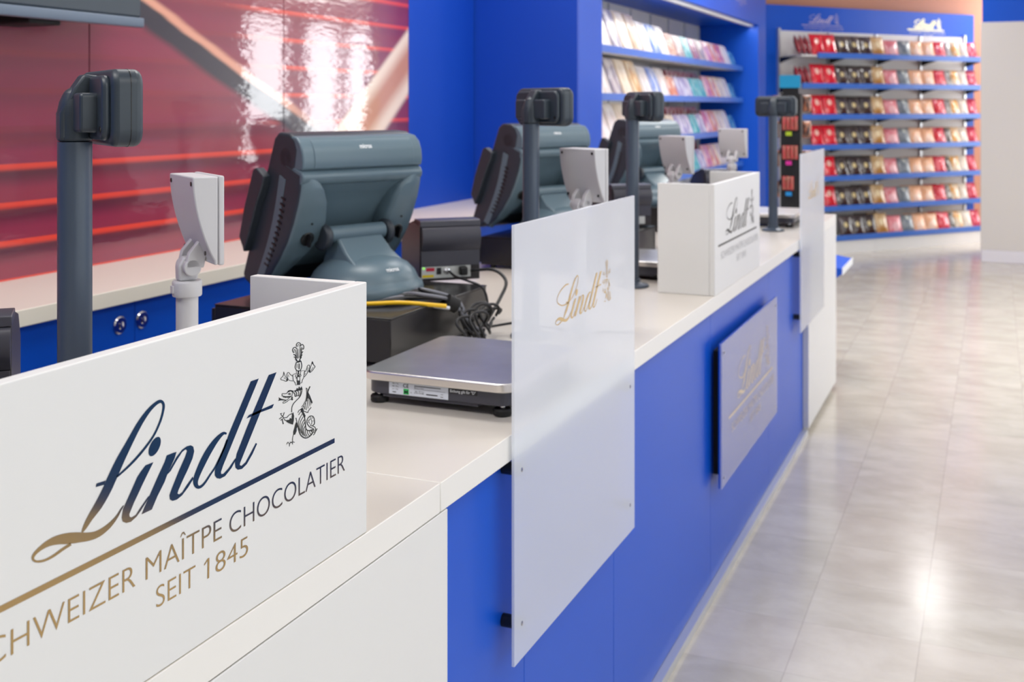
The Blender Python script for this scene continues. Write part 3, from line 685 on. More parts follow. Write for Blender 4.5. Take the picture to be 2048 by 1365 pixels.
('s',[-93.0,86.8,-91.7,85.7,-90.4,84.6,-89.6,83.7,-89.3,82.7,-89.4,81.6,-89.4,80.5,-91.8,87.2,-90.5,86.1,-89.1,84.9,-88.0,83.7,-87.6,82.4,-87.7,81.2,-87.7,80.1]),
('s',[-88.3,86.6,-87.0,85.7,-85.8,84.9,-84.9,83.9,-84.7,82.6,-84.7,81.0,-84.8,79.4,-87.4,87.0,-86.1,86.1,-84.7,85.2,-83.5,83.9,-83.2,82.3,-83.2,80.7,-83.3,79.0]),
('s',[-83.5,86.7,-82.1,85.6,-80.7,84.6,-80.1,83.5,-80.4,82.2,-81.4,80.6,-82.3,78.9,-82.7,87.0,-81.2,85.9,-79.7,84.8,-78.8,83.3,-79.1,81.7,-80.1,80.1,-81.1,78.4]),
('p',[-96.7,87.8,-89.4,87.7,-88.2,90.1,-85.6,88.0,-82.9,90.8,-80.6,87.7,-77.4,89.6,-75.5,85.1,-79.7,85.1,-92.2,86.3]),
('s',[-77.5,86.6,-77.8,84.8,-78.0,83.0,-78.6,81.4,-79.6,79.9,-80.9,78.5,-82.6,77.3,-85.0,76.3,-87.9,75.5,-90.5,74.6,-92.6,73.9,-94.5,73.1,-96.2,72.2,-97.7,71.1,-98.8,69.9,-99.7,68.4,-100.1,66.6,-100.2,64.5,-100.3,62.4,-75.9,86.1,-76.2,84.4,-76.4,82.5,-77.1,80.8,-78.1,79.3,-79.5,77.8,-81.3,76.5,-83.8,75.4,-86.8,74.6,-89.4,73.7,-91.5,73.0,-93.3,72.3,-94.9,71.4,-96.3,70.4,-97.4,69.3,-98.2,67.9,-98.5,66.1,-98.6,64.1,-98.7,62.0]),
('s',[-91.9,79.4,-89.8,79.4,-87.7,79.4,-85.9,79.3,-84.6,78.9,-83.4,78.2,-82.0,77.6,-92.4,80.3,-90.3,80.3,-88.1,80.3,-86.0,80.1,-84.2,79.5,-82.8,78.8,-81.4,78.1]),
('s',[-67.5,85.3,-67.1,82.6,-66.7,79.9,-66.7,77.2,-67.1,74.5,-67.8,71.9,-69.2,69.5,-71.6,67.4,-74.7,65.4,-77.9,63.5,-66.4,85.1,-66.0,82.4,-65.6,79.7,-65.5,76.9,-65.9,74.2,-66.7,71.5,-68.2,69.0,-70.6,66.8,-73.8,64.8,-76.9,62.9]),
('s',[-59.5,85.6,-61.2,83.7,-62.9,81.9,-64.2,80.1,-64.8,78.6,-64.9,77.2,-65.1,75.6,-65.6,73.4,-66.2,70.8,-66.8,68.2,-57.5,84.7,-59.2,82.8,-60.9,81.0,-62.2,79.3,-62.7,77.9,-62.8,76.7,-63.0,75.0,-63.5,72.7,-64.1,70.1,-64.7,67.5]),
('s',[-64.4,83.2,-65.0,78.4,-65.5,73.6,-66.8,69.5,-69.2,66.5,-72.4,64.1,-75.6,61.8,-63.6,83.0,-64.2,78.2,-64.7,73.3,-66.0,69.2,-68.5,66.1,-71.7,63.7,-74.9,61.4]),
('s',[-68.2,84.9,-65.0,83.1,-67.5,85.4,-64.3,83.7]),
('p',[-62.9,78.9,-58.7,73.4,-52.6,63.4,-54.0,61.6,-58.7,68.0,-63.4,71.2]),
('s',[-62.2,69.6,-59.0,59.5,-61.2,69.4,-58.0,59.4]),
('s',[-65.2,69.0,-63.4,58.0,-64.0,68.8,-62.3,57.8]),
('s',[-69.3,66.7,-67.4,57.0,-68.1,66.5,-66.1,56.8]),
('s',[-72.9,63.6,-70.9,58.5,-71.4,63.5,-69.5,58.3]),
('s',[-59.3,69.5,-56.7,61.0,-58.2,69.4,-55.6,60.9]),
('s',[-56.2,58.1,-58.6,57.0,-61.0,55.9,-62.9,54.9,-63.5,54.0,-63.5,53.3,-63.5,53.2,-65.1,53.8,-67.6,55.1,-69.9,56.2,-71.6,56.9,-72.9,57.5,-74.3,58.1,-55.1,57.3,-57.5,56.2,-59.9,55.2,-61.7,54.3,-62.2,53.5,-62.2,52.7,-63.4,52.4,-65.6,53.2,-68.2,54.5,-70.5,55.6,-72.0,56.3,-73.4,56.9,-74.7,57.4]),
('p',[-80.2,61.3,-77.4,62.1,-73.7,60.7,-72.5,55.2,-68.6,50.0,-70.4,47.8,-73.9,51.3,-76.2,55.1,-78.5,58.0]),
('s',[-78.8,61.3,-80.4,61.2,-82.1,61.1,-83.6,60.8,-84.7,60.1,-85.6,59.3,-86.5,58.5,-78.2,60.5,-79.8,60.4,-81.4,60.3,-82.6,60.1,-83.6,59.5,-84.5,58.7,-85.4,57.9]),
('s',[-77.2,58.6,-78.5,58.3,-79.9,58.0,-81.3,57.6,-82.5,56.9,-83.7,56.0,-84.8,55.2,-76.4,57.8,-77.8,57.6,-79.1,57.3,-80.3,56.9,-81.5,56.2,-82.6,55.4,-83.7,54.6]),
('s',[-76.8,54.5,-79.2,52.7,-81.6,51.0,-83.5,49.0,-84.5,46.6,-85.1,44.1,-85.1,41.5,-84.6,39.1,-83.6,36.7,-82.6,34.4,-75.7,53.9,-78.1,52.1,-80.5,50.4,-82.3,48.5,-83.3,46.2,-83.8,43.7,-83.8,41.3,-83.3,38.9,-82.3,36.6,-81.4,34.2]),
('s',[-74.2,50.6,-76.5,49.1,-78.7,47.5,-80.5,45.6,-81.5,43.3,-82.0,40.8,-82.0,38.2,-81.4,35.6,-80.2,33.1,-79.1,30.5,-73.1,50.0,-75.4,48.4,-77.6,46.9,-79.3,45.1,-80.3,42.9,-80.8,40.4,-80.8,37.9,-80.1,35.4,-79.0,32.9,-77.9,30.4]),
('s',[-72.4,46.3,-74.3,44.8,-76.2,43.4,-77.7,41.7,-78.6,39.6,-79.0,37.2,-79.0,34.8,-78.2,32.2,-77.0,29.6,-75.7,27.0,-71.2,45.6,-73.1,44.2,-75.0,42.8,-76.4,41.1,-77.2,39.1,-77.7,36.8,-77.6,34.5,-76.9,32.0,-75.6,29.5,-74.4,26.9]),
('s',[-70.8,42.6,-72.5,41.3,-74.2,40.1,-75.5,38.5,-76.2,36.6,-76.4,34.3,-76.1,32.0,-75.1,29.6,-73.7,27.2,-72.2,24.8,-69.6,41.9,-71.3,40.6,-73.0,39.4,-74.2,38.0,-74.8,36.1,-75.0,34.0,-74.7,31.8,-73.8,29.5,-72.4,27.1,-71.0,24.7]),
('s',[-69.9,37.8,-71.1,36.9,-72.4,35.9,-73.2,34.6,-73.4,33.0,-73.2,31.1,-72.6,29.1,-71.6,27.1,-70.1,25.1,-68.7,23.1,-68.7,37.1,-69.9,36.2,-71.1,35.3,-71.8,34.1,-72.0,32.6,-71.8,30.8,-71.3,29.0,-70.3,27.1,-68.9,25.1,-67.5,23.1]),
('s',[-68.6,33.7,-69.0,32.0,-69.4,30.2,-69.3,28.3,-68.2,26.3,-66.7,24.4,-65.2,22.5,-67.2,33.3,-67.6,31.5,-68.0,29.7,-67.9,28.0,-67.0,26.3,-65.5,24.4,-64.0,22.5]),
('s',[-65.1,30.8,-65.0,29.3,-64.9,27.8,-64.3,26.2,-63.2,24.8,-61.7,23.4,-60.2,22.1,-63.7,30.5,-63.6,29.0,-63.5,27.5,-63.0,26.2,-62.0,24.9,-60.6,23.6,-59.2,22.3]),
('s',[-61.5,29.7,-60.7,28.3,-59.9,26.8,-59.1,25.5,-58.3,24.4,-57.5,23.6,-56.7,22.8,-60.3,29.7,-59.5,28.2,-58.7,26.7,-57.9,25.5,-57.2,24.5,-56.4,23.8,-55.6,22.9]),
('s',[-57.9,29.4,-55.0,25.4,-56.7,29.4,-53.8,25.4]),
('s',[-72.0,50.1,-71.3,46.9,-70.6,43.7,-70.0,40.8,-69.7,38.3,-69.4,36.0,-68.8,33.9,-67.7,32.3,-66.2,31.0,-64.4,29.9,-62.2,29.0,-59.7,28.3,-57.4,27.8,-55.4,27.6,-53.7,27.8,-52.1,27.9,-70.0,49.8,-69.4,46.6,-68.7,43.4,-68.1,40.4,-67.7,37.9,-67.5,35.6,-66.9,33.7,-66.1,32.4,-65.0,31.5,-63.6,30.7,-61.9,30.0,-59.7,29.4,-57.8,29.0,-56.2,28.9,-54.7,29.0,-53.1,29.1]),
('s',[-86.7,42.6,-86.5,41.1,-86.2,39.5,-85.6,37.7,-84.6,35.3,-83.3,32.5,-81.9,30.1,-80.4,28.3,-78.8,26.7,-76.9,25.3,-74.7,23.8,-72.1,22.4,-69.4,21.3,-66.8,20.7,-64.2,20.4,-61.7,20.4,-59.1,20.6,-56.5,21.1,-54.3,21.8,-52.7,22.8,-51.5,23.9,-50.3,25.0,-84.5,42.1,-84.2,40.6,-83.9,39.1,-83.4,37.4,-82.4,35.0,-81.1,32.4,-79.8,30.1,-78.5,28.5,-77.1,27.2,-75.5,26.0,-73.5,24.7,-71.3,23.4,-69.2,22.6,-67.1,22.1,-65.0,21.8,-62.8,21.8,-60.5,22.1,-58.1,22.5,-56.1,23.1,-54.7,24.0,-53.6,25.0,-52.5,26.1]),
('s',[-54.6,25.9,-52.5,26.5,-50.2,27.1,-49.4,28.3,-51.4,29.9,-54.4,31.3,-57.1,32.7,-59.2,34.2,-61.2,35.8,-62.7,37.3,-63.8,38.8,-64.4,40.2,-64.7,41.5,-64.4,42.8,-63.8,44.0,-62.7,45.0,-61.1,45.7,-59.1,46.3,-57.3,46.5,-55.4,46.2,-53.6,45.5,-52.0,44.6,-50.9,43.4,-49.9,41.8,-49.3,40.1,-48.9,38.3,-48.9,36.4,-49.3,35.0,-50.2,34.5,-51.6,34.2,-53.1,34.0,-55.8,27.0,-53.7,27.5,-51.7,28.1,-51.1,28.5,-52.2,29.3,-55.1,30.6,-58.0,32.1,-60.4,33.8,-62.5,35.5,-64.2,37.2,-65.4,38.8,-66.2,40.4,-66.4,41.9,-66.2,43.4,-65.4,44.7,-64.2,45.9,-62.4,46.7,-60.2,47.4,-57.9,47.5,-55.4,47.1,-52.9,46.2,-50.8,45.0,-49.3,43.4,-48.2,41.6,-47.5,39.8,-47.2,37.9,-47.1,35.9,-47.6,34.3,-48.8,33.5,-50.5,33.2,-52.0,32.9]),
('s',[-58.3,37.2,-59.3,38.6,-60.4,40.0,-60.8,41.1,-60.4,42.1,-59.5,42.8,-58.6,43.0,-57.7,42.7,-56.4,41.9,-55.4,41.0,-54.9,39.7,-54.7,38.2,-54.9,37.1,-55.6,36.4,-56.8,36.0,-58.0,35.5,-59.2,37.2,-60.3,38.6,-61.3,40.1,-61.9,41.4,-61.4,42.5,-60.3,43.4,-58.9,43.7,-57.3,43.2,-55.7,42.2,-54.5,41.0,-53.9,39.5,-53.6,38.0,-53.9,36.7,-54.7,35.9,-56.0,35.4,-57.2,34.9]),
('s',[-62.5,42.6,-60.1,41.4,-62.1,43.0,-59.7,41.8]),
('s',[-63.2,39.6,-60.7,39.6,-63.6,40.1,-61.1,40.1]),
('s',[-58.0,46.3,-57.4,43.5,-57.1,46.1,-56.5,43.4]),
('s',[-53.3,44.6,-55.1,42.4,-52.4,44.2,-54.2,42.0]),
('s',[-49.4,39.1,-53.6,39.5,-49.1,38.6,-53.3,39.0]),
('s',[-57.8,34.6,-54.4,33.1,-51.0,31.7,-48.5,30.4,-47.2,29.2,-46.5,28.1,-46.2,26.8,-46.3,25.4,-46.8,23.9,-47.6,22.7,-48.7,22.0,-50.1,21.6,-51.6,21.1,-57.3,35.3,-53.9,33.8,-50.5,32.4,-47.6,30.9,-45.9,29.3,-45.0,27.9,-44.7,26.4,-44.7,24.9,-45.3,23.3,-46.2,22.0,-47.4,21.2,-49.0,20.7,-50.5,20.2]),
('s',[-42.5,27.3,-46.4,24.1,-41.1,26.5,-45.0,23.3]),
('s',[-50.0,27.5,-49.7,23.1,-48.5,27.1,-48.3,22.8]),
('s',[-98.1,60.8,-100.6,60.8,-103.2,60.7,-105.5,60.5,-107.3,60.0,-108.7,59.3,-110.1,58.9,-112.0,59.1,-114.3,59.6,-116.7,60.1,-97.5,59.9,-100.0,59.9,-102.5,59.8,-104.6,59.7,-106.2,59.1,-107.6,58.4,-109.5,58.0,-111.8,58.2,-114.3,58.8,-116.6,59.3]),
('s',[-97.2,61.3,-96.3,57.2,-95.7,61.0,-94.8,56.9]),
('p',[-98.4,60.7,-94.2,56.7,-94.9,50.5,-96.7,46.0,-105.4,50.0,-110.6,53.1,-111.1,55.3,-104.5,54.1,-103.4,56.2,-100.0,54.1]),
('s',[-116.1,59.9,-117.6,61.1,-119.0,62.4,-120.2,63.5,-121.2,64.6,-122.0,65.6,-122.8,66.6,-117.1,59.6,-118.5,60.8,-120.0,62.1,-121.3,63.3,-122.3,64.5,-123.1,65.5,-123.9,66.6]),
('s',[-116.2,66.3,-116.9,65.1,-117.5,63.8,-118.1,62.9,-118.8,62.6,-119.5,62.4,-120.3,62.3,-114.8,65.7,-115.5,64.5,-116.1,63.3,-116.9,62.3,-117.7,61.7,-118.6,61.6,-119.5,61.4]),
('s',[-121.2,62.0,-126.6,61.0,-120.3,61.1,-125.8,60.1]),
('s',[-119.3,59.6,-123.8,58.5,-118.4,58.7,-122.9,57.7]),
('s',[-120.7,58.9,-118.3,52.3,-119.1,58.7,-116.7,52.1]),
('s',[-124.0,66.5,-119.8,65.7,-124.1,67.1,-120.0,66.3]),
('s',[-115.9,56.4,-111.1,54.2,-115.6,56.8,-110.8,54.7]),
('s',[-118.7,60.2,-117.2,58.8,-115.7,57.4,-114.2,56.2,-112.8,55.2,-111.5,54.5,-110.3,53.8,-117.8,60.4,-116.4,59.0,-114.9,57.6,-113.5,56.5,-112.3,55.6,-111.1,55.0,-109.8,54.3]),
('s',[-118.5,52.2,-116.3,52.6,-119.1,52.9,-116.9,53.2]),
('s',[-90.9,52.9,-90.3,51.6,-89.8,50.3,-89.3,49.0,-88.8,47.6,-88.3,46.2,-87.8,44.8,-89.4,52.8,-88.9,51.5,-88.4,50.1,-87.8,48.8,-87.3,47.4,-86.9,46.0,-86.4,44.6]),
('p',[-89.9,47.3,-86.0,44.2,-86.3,41.2,-88.6,39.2,-88.6,36.0,-92.0,32.4,-96.1,33.0,-95.8,37.3,-93.9,40.6,-92.0,44.6]),
('s',[-96.2,33.6,-96.9,32.1,-97.7,30.6,-98.2,29.0,-98.3,27.5,-98.1,26.1,-97.9,24.7,-95.0,33.2,-95.7,31.6,-96.5,30.1,-97.0,28.6,-97.0,27.2,-96.8,25.8,-96.6,24.4]),
('s',[-97.4,25.2,-98.3,25.2,-99.3,25.3,-100.4,25.3,-101.7,25.2,-103.1,24.9,-104.3,24.4,-104.8,23.5,-105.0,22.3,-105.1,21.2,-97.1,24.4,-98.0,24.5,-98.8,24.5,-99.7,24.5,-101.0,24.4,-102.3,24.2,-103.2,23.8,-103.6,23.0,-103.7,21.9,-103.9,20.8]),
('s',[-104.0,24.3,-105.0,25.4,-106.2,26.7,-107.7,27.6,-109.0,27.2,-109.9,26.3,-110.8,25.4,-105.0,24.1,-106.1,25.3,-107.0,26.5,-107.5,26.8,-108.0,26.6,-108.8,25.7,-109.7,24.8]),
('s',[-97.1,24.1,-93.2,22.6,-96.8,24.8,-92.9,23.4]),
('s',[-99.1,24.8,-98.3,21.8,-97.6,24.6,-96.9,21.5]),
('s',[-103.5,26.0,-100.2,24.5,-103.2,26.5,-99.9,24.9])]

def logo_on(bm, place, k=1.0, word=True, loop=False, crest=True, bar=False, texts=False, bar_len=0.62):
    """draws the lettering emblem; place maps flat metres (x, y) to space; origin: right end of the bar"""
    def put(items):
        for kind, c in items:
            P = [(c[i] * k / 1000, c[i + 1] * k / 1000) for i in range(0, len(c), 2)]
            if kind == 'p':
                bm.faces.new([bm.verts.new(place(x, y)) for x, y in P])
            else:
                n = len(P) // 2
                L = [bm.verts.new(place(*p)) for p in P[:n]]
                R = [bm.verts.new(place(*p)) for p in P[n:]]
                for i in range(n - 1):
                    bm.faces.new((L[i], L[i + 1], R[i + 1], R[i]))
    if word:
        put(LOGO_WORD)
    if loop:
        put(LOGO_LOOP)
    if crest:
        put(LOGO_CREST)
    if bar:
        q = [(-bar_len * k, -0.003 * k), (0, -0.003 * k), (0, 0.0032 * k), (-bar_len * k, 0.0032 * k)]
        bm.faces.new([bm.verts.new(place(*p)) for p in q])
    if texts:
        for body, a, b, y, h in (('SCHWEIZER', -0.583, -0.378, -0.046, 0.0235), ('MA\u00ceTPE', -0.363, -0.238, -0.046, 0.0235),
                                 ('CHOCOLATIER', -0.224, 0.026, -0.0475, 0.0235), ('SEIT', -0.347, -0.284, -0.0815, 0.0225),
                                 ('845', -0.249, -0.189, -0.0825, 0.0225)):
            text_mesh(bm, body, a * k, b * k, y * k, h * k, place, thin=-0.012)
        for q in (((-0.2635, -0.0825), (-0.2605, -0.0825), (-0.2600, -0.0600), (-0.2632, -0.0600)), ((-0.2632, -0.0600), (-0.2632, -0.0625), (-0.2690, -0.0660), (-0.2690, -0.0640))):
            bm.faces.new([bm.verts.new(place(x * k, y * k)) for x, y in q])
    return bm


def flat_obj(name, bm, m, parent):
    """printed or vinyl marks: flat faces, kept as drawn"""
    me = bpy.data.meshes.new(name)
    bm.to_mesh(me)
    bm.free()
    me.materials.append(m)
    o = bpy.data.objects.new(name, me)
    COL.objects.link(o)
    o.parent = parent
    return o


# ---------------------------------------------------------------- the setting
def struct(name, bm, m, **k):
    o = new_obj(name, bm, m, **k)
    o['kind'] = 'structure'
    return o


FAR_O = Vector((-1.474, 12.31, 0))
FAR_A = math.radians(50.73)
fd = Vector((math.cos(FAR_A), math.sin(FAR_A), 0))
fn = Vector((-math.sin(FAR_A), math.cos(FAR_A), 0))


def far(s, y, z=0.0):
    return FAR_O + fd * s + fn * y + Vector((0, 0, z))


struct('floor', B(-3.0, 5.3, -5.1, 21.5, -0.06, 0.0), M['floor'])
struct('ceiling', B(-3.0, 5.3, -5.1, 21.5, 3.2, 3.3), M['ceiling'])
struct('wall_left', B(-2.84, -2.74, -5.1, 5.82, 0, 3.2), M['blue_dark'])
bm = bmesh.new()
# left wall further on, behind the shelving bay
box(bm, -2.84, -2.74, 5.825, 13.0, 0, 3.2)
struct('wall_left_far', bm, M['plain_wall'])
struct('wall_near', B(-3.0, 5.3, -5.2, -5.1, 0, 3.2), M['plain_wall'])
bm = bmesh.new()
P = [far(-1.9, 0.42), far(9.9, 0.42), far(9.9, 0.52), far(-1.9, 0.52)]
prism(bm, [(p.x, p.y) for p in P], 'z', 0, 3.2)
struct('wall_far', bm, M['brown_wall'])
# wall on the window side: piers, sill band and lintel
bm = bmesh.new()
edges = [-5.1]
for a, b in WINDOWS:
    edges += [a, b]
edges += [21.5]
for i in range(0, len(edges), 2):
    box(bm, 5.0, 5.1, edges[i], edges[i + 1], 0, 3.2)
for i, (a, b) in enumerate(WINDOWS):
    zs = 1.05 if a > 10 else 0.35
    box(bm, 5.0, 5.1, a, b, 0, zs)
    box(bm, 5.0, 5.1, a, b, 3.05, 3.2)
struct('wall_right', bm, M['window_wall'])
glass = mat('window_glass', (0.9, 0.95, 0.95), 0.02)
glass.node_tree.nodes['Principled BSDF'].inputs['Transmission Weight'].default_value = 1.0
glass.node_tree.nodes['Principled BSDF'].inputs['IOR'].default_value = 1.02
for i, (a, b) in enumerate(WINDOWS):
    zs = 1.05 if a > 10 else 0.35
    bm = bmesh.new()
    for (y0, y1, z0, z1) in ((a, a + 0.06, zs, 3.05), (b - 0.06, b, zs, 3.05), (a + 0.06, b - 0.06, zs, zs + 0.06), (a + 0.06, b - 0.06, 2.99, 3.05), ((a + b) / 2 - 0.02, (a + b) / 2 + 0.02, zs + 0.06, 2.99)):
        box(bm, 5.02, 5.08, y0, y1, z0, z1)
    w = struct('window_%d' % (i + 1), bm, M['white_edge'])
    new_obj('pane', B(5.045, 5.05, a + 0.06, b - 0.06, zs + 0.06, 2.99), glass, w)

# mural: three glossy print sheets on the wall above the ledge
for (a, b, z0) in ((0.68, 1.765, 'nearest'), (1.77, 2.855, 'second'), (2.86, 3.952, 'third'), (3.957, 5.04, 'last')):
    o = new_obj('mural_panel', B(-2.738, -2.72, a, b, 1.0165, 3.1), M['mural'])
    lab = {'nearest': 'glossy dark red mural sheet at the left frame edge, behind the hanging screen',
           'second': 'glossy dark red mural sheet behind the nearest display pole and wall screen',
           'third': 'glossy dark red mural sheet with a dark diagonal band, behind the nearest terminal',
           'last': 'glossy red mural sheet with a wide cream diagonal, beside the blue wall'}[z0]
    tag(o, lab, 'mural', 'glossy mural sheets above the back ledge')
# blue lining panel beside the mural and the return wall of the shelving bay
struct('trim_1', B(-2.738, -2.72, 5.045, 5.815, 0, 3.1), M['blue_dark'])

# back ledge with blue cupboard fronts
o = new_obj('wall_ledge', B(-2.735, -2.30, -2.0, 5.815, 0.971, 1.016), [M['cream'], M['cream_edge']], bevel=0.002)
for p in o.data.polygons:
    if p.normal.x > 0.9:
        p.material_index = 1
tag(o, 'long cream ledge running below the red mural behind the counter', 'ledge')
cab = thing('back_cabinet', 'blue lacquered cupboard with two round locks under the cream ledge', 'cabinet', (-2.5, 1.0, 0))
new_obj('body', B(-0.23, 0.15, -3.0, 4.81, 0.08, 0.9705), M['blue'], cab)
new_obj('plinth', B(-0.23, 0.12, -3.0, 4.81, 0.0, 0.08), M['black_matt'], cab)
ys = [-2.99, -1.67, -0.57, 0.53, 1.63, 2.73, 3.83, 4.80]
YS = [y for y in ys]
for a, b in zip(YS, YS[1:]):
    d = new_obj('door', B(0.1505, 0.17, a + 0.0015, b - 0.0015, 0.085, 0.965), M['blue'], cab, bevel=0.001)
    d['label'] = 'flat blue cupboard door'
    lk = []
    if abs(b - 1.63) < 0.01:
        lk = [b - 0.064]
    elif abs(a - 1.63) < 0.01:
        lk = [a + 0.0285]
    for yy in lk:
        Tm = Matrix.Translation((0.17, yy, 0.906)) @ Matrix.Rotation(math.radians(90), 4, 'Y')
        bm = lathe(bmesh.new(), [(0.026, 0), (0.026, 0.003), (0.022, 0.006), (0.012, 0.0065), (0.010, 0.002), (0, 0.002)], 32, T=lambda c: Tm @ c)
        box(bm, 0.173, 0.1785, yy - 0.0025, yy + 0.0025, 0.894, 0.91)
        l = new_obj('lock', bm, M['chrome'], d, smooth_ang=30)

# wall screen
tv = thing('hanging_screen', 'dark slate hanging display screen seen from below in front of the mural', 'screen', (-2.55, 1.9, 1.79))
prof = [(-0.03, 0.02), (0.035, 0.0), (0.045, 0.0), (0.047, 0.035), (0.042, 0.05), (0.042, 0.70), (-0.03, 0.70)]
L = 1.9
bm = bmesh.new()
prism(bm, [(-0.03, 0.012), (0.035, 0.035), (0.038, 0.71), (-0.03, 0.71)], 'y', -1.2, 0)
# right end placed from the wall geometry
end_y = 2.866 - 1.9
for v in bm.verts:
    v.co.y += end_y
new_obj('casing', bm, M['tv'], tv, bevel=0.004)
bm = bmesh.new()
prism(bm, [(0.02, 0.0), (0.046, 0.0), (0.049, 0.006), (0.049, 0.03), (0.02, 0.034)], 'y', -1.2, 0)
for v in bm.verts:
    v.co.y += end_y + 0.0
r = new_obj('lower_rim', bm, M['tv_rim'], tv, bevel=0.002)
r['label'] = 'lighter grey lower rim'
new_obj('wall_bracket', B(-0.1695, 0.0, end_y - 0.42, end_y - 0.30, -0.012, 0.04), M['black_matt'], tv, bevel=0.006)
new_obj('bracket_plate', B(-0.1695, -0.13, end_y - 0.62, end_y - 0.18, 0.02, 0.5), M['black_matt'], tv)

# ---------------------------------------------------------------- shelving bay in the left wall
bay = thing('shelving_bay', 'tall blue built-in shelving bay with four shelves of wrapped bars', 'shelving', (-2.1, 5.825, 0))
X0, XF = -0.63, 0.0
bm = bmesh.new()
box(bm, X0, XF, 0, 1.30 + 0.0, 0, 3.1)
Y1 = 5.10
bm2 = B(X0, XF, 0, 0.03, 0, 3.1)
new_obj('side_panel', bm2, M['blue_dark'], bay)
bm.free()
# near stile (front width up to y = 0.44), far stile 5.115 .. 5.5, header
new_obj('stile', B(-0.03, XF, 0.0305, 0.42, 0, 2.32), M['blue'], bay)
new_obj('stile', B(X0 + 0.06, XF, 5.115, 5.50, 0, 2.32), M['blue'], bay)
new_obj('header', B(X0, XF, 0.0305, 5.50, 2.3205, 3.1), M['blue'], bay)
new_obj('back_panel', B(X0, X0 + 0.055, 0.0305, 5.50, 0.0, 2.32), M['white_lam'], bay)
for k in range(1, 10):
    y = 0.03 + k * 0.56
    if y < 5.1:
        new_obj('upright', B(X0 + 0.0555, X0 + 0.07, y - 0.01, y + 0.01, 0.1, 2.31), M['alu'], bay)
SH = [1.905, 1.602, 1.299, 0.996]
for z in SH + [0.69, 0.38]:
    new_obj('shelf', B(X0 + 0.075, -0.155, 0.45, 5.10, z - 0.022, z), M['white_lam'], bay)
    lp_ = new_obj('shelf_lip', B(-0.1545, -0.14, 0.45, 5.10, z - 0.028, z + 0.018), M['lip'], bay)
bm = bmesh.new()
pl = lambda x, y: Vector((0.0006, 4.52 + x, 2.502 + y))
logo_on(bm, pl, 0.75, loop=True, bar=True, texts=True)
hm = flat_obj('header_lettering', bm, M['mauve_print'], bay)

sl = new_obj('fill_light_bar', B(-0.10, -0.04, 0.45, 5.08, 2.3035, 2.320), M['white_lam'], bay)  # bar added to go with the fill light of the bay

# products in the bay: leaning wrapped bars
bar_cols = {
    'white': (srgb(238, 234, 232), srgb(214, 205, 205)), 'salmon': (srgb(222, 160, 138), srgb(244, 226, 214)),
    'pearl': (srgb(244, 240, 238), srgb(226, 214, 208)), 'mauve grey': (srgb(150, 142, 158), srgb(216, 208, 212)),
    'cream': (srgb(246, 232, 212), srgb(226, 206, 180)), 'tan': (srgb(192, 166, 140), srgb(232, 216, 198)),
    'pale blue': (srgb(110, 144, 214), srgb(214, 224, 244)), 'brown': (srgb(176, 112, 90), srgb(220, 186, 168)),
    'taupe': (srgb(168, 158, 158), srgb(212, 196, 196)), 'teal': (srgb(60, 176, 188), srgb(150, 216, 222)),
    'plum': (srgb(150, 96, 122), srgb(214, 170, 186)), 'pink': (srgb(216, 128, 160), srgb(246, 214, 220)),
    'orange': (srgb(222, 136, 96), srgb(250, 228, 210)), 'rose': (srgb(204, 96, 100), srgb(244, 222, 214)),
    'sea blue': (srgb(50, 130, 186), srgb(120, 180, 214)), 'gold': (srgb(206, 160, 106), srgb(242, 222, 186)),
    'lilac': (srgb(176, 172, 214), srgb(230, 228, 244)), 'deep red': (srgb(178, 30, 50), srgb(240, 214, 208))}


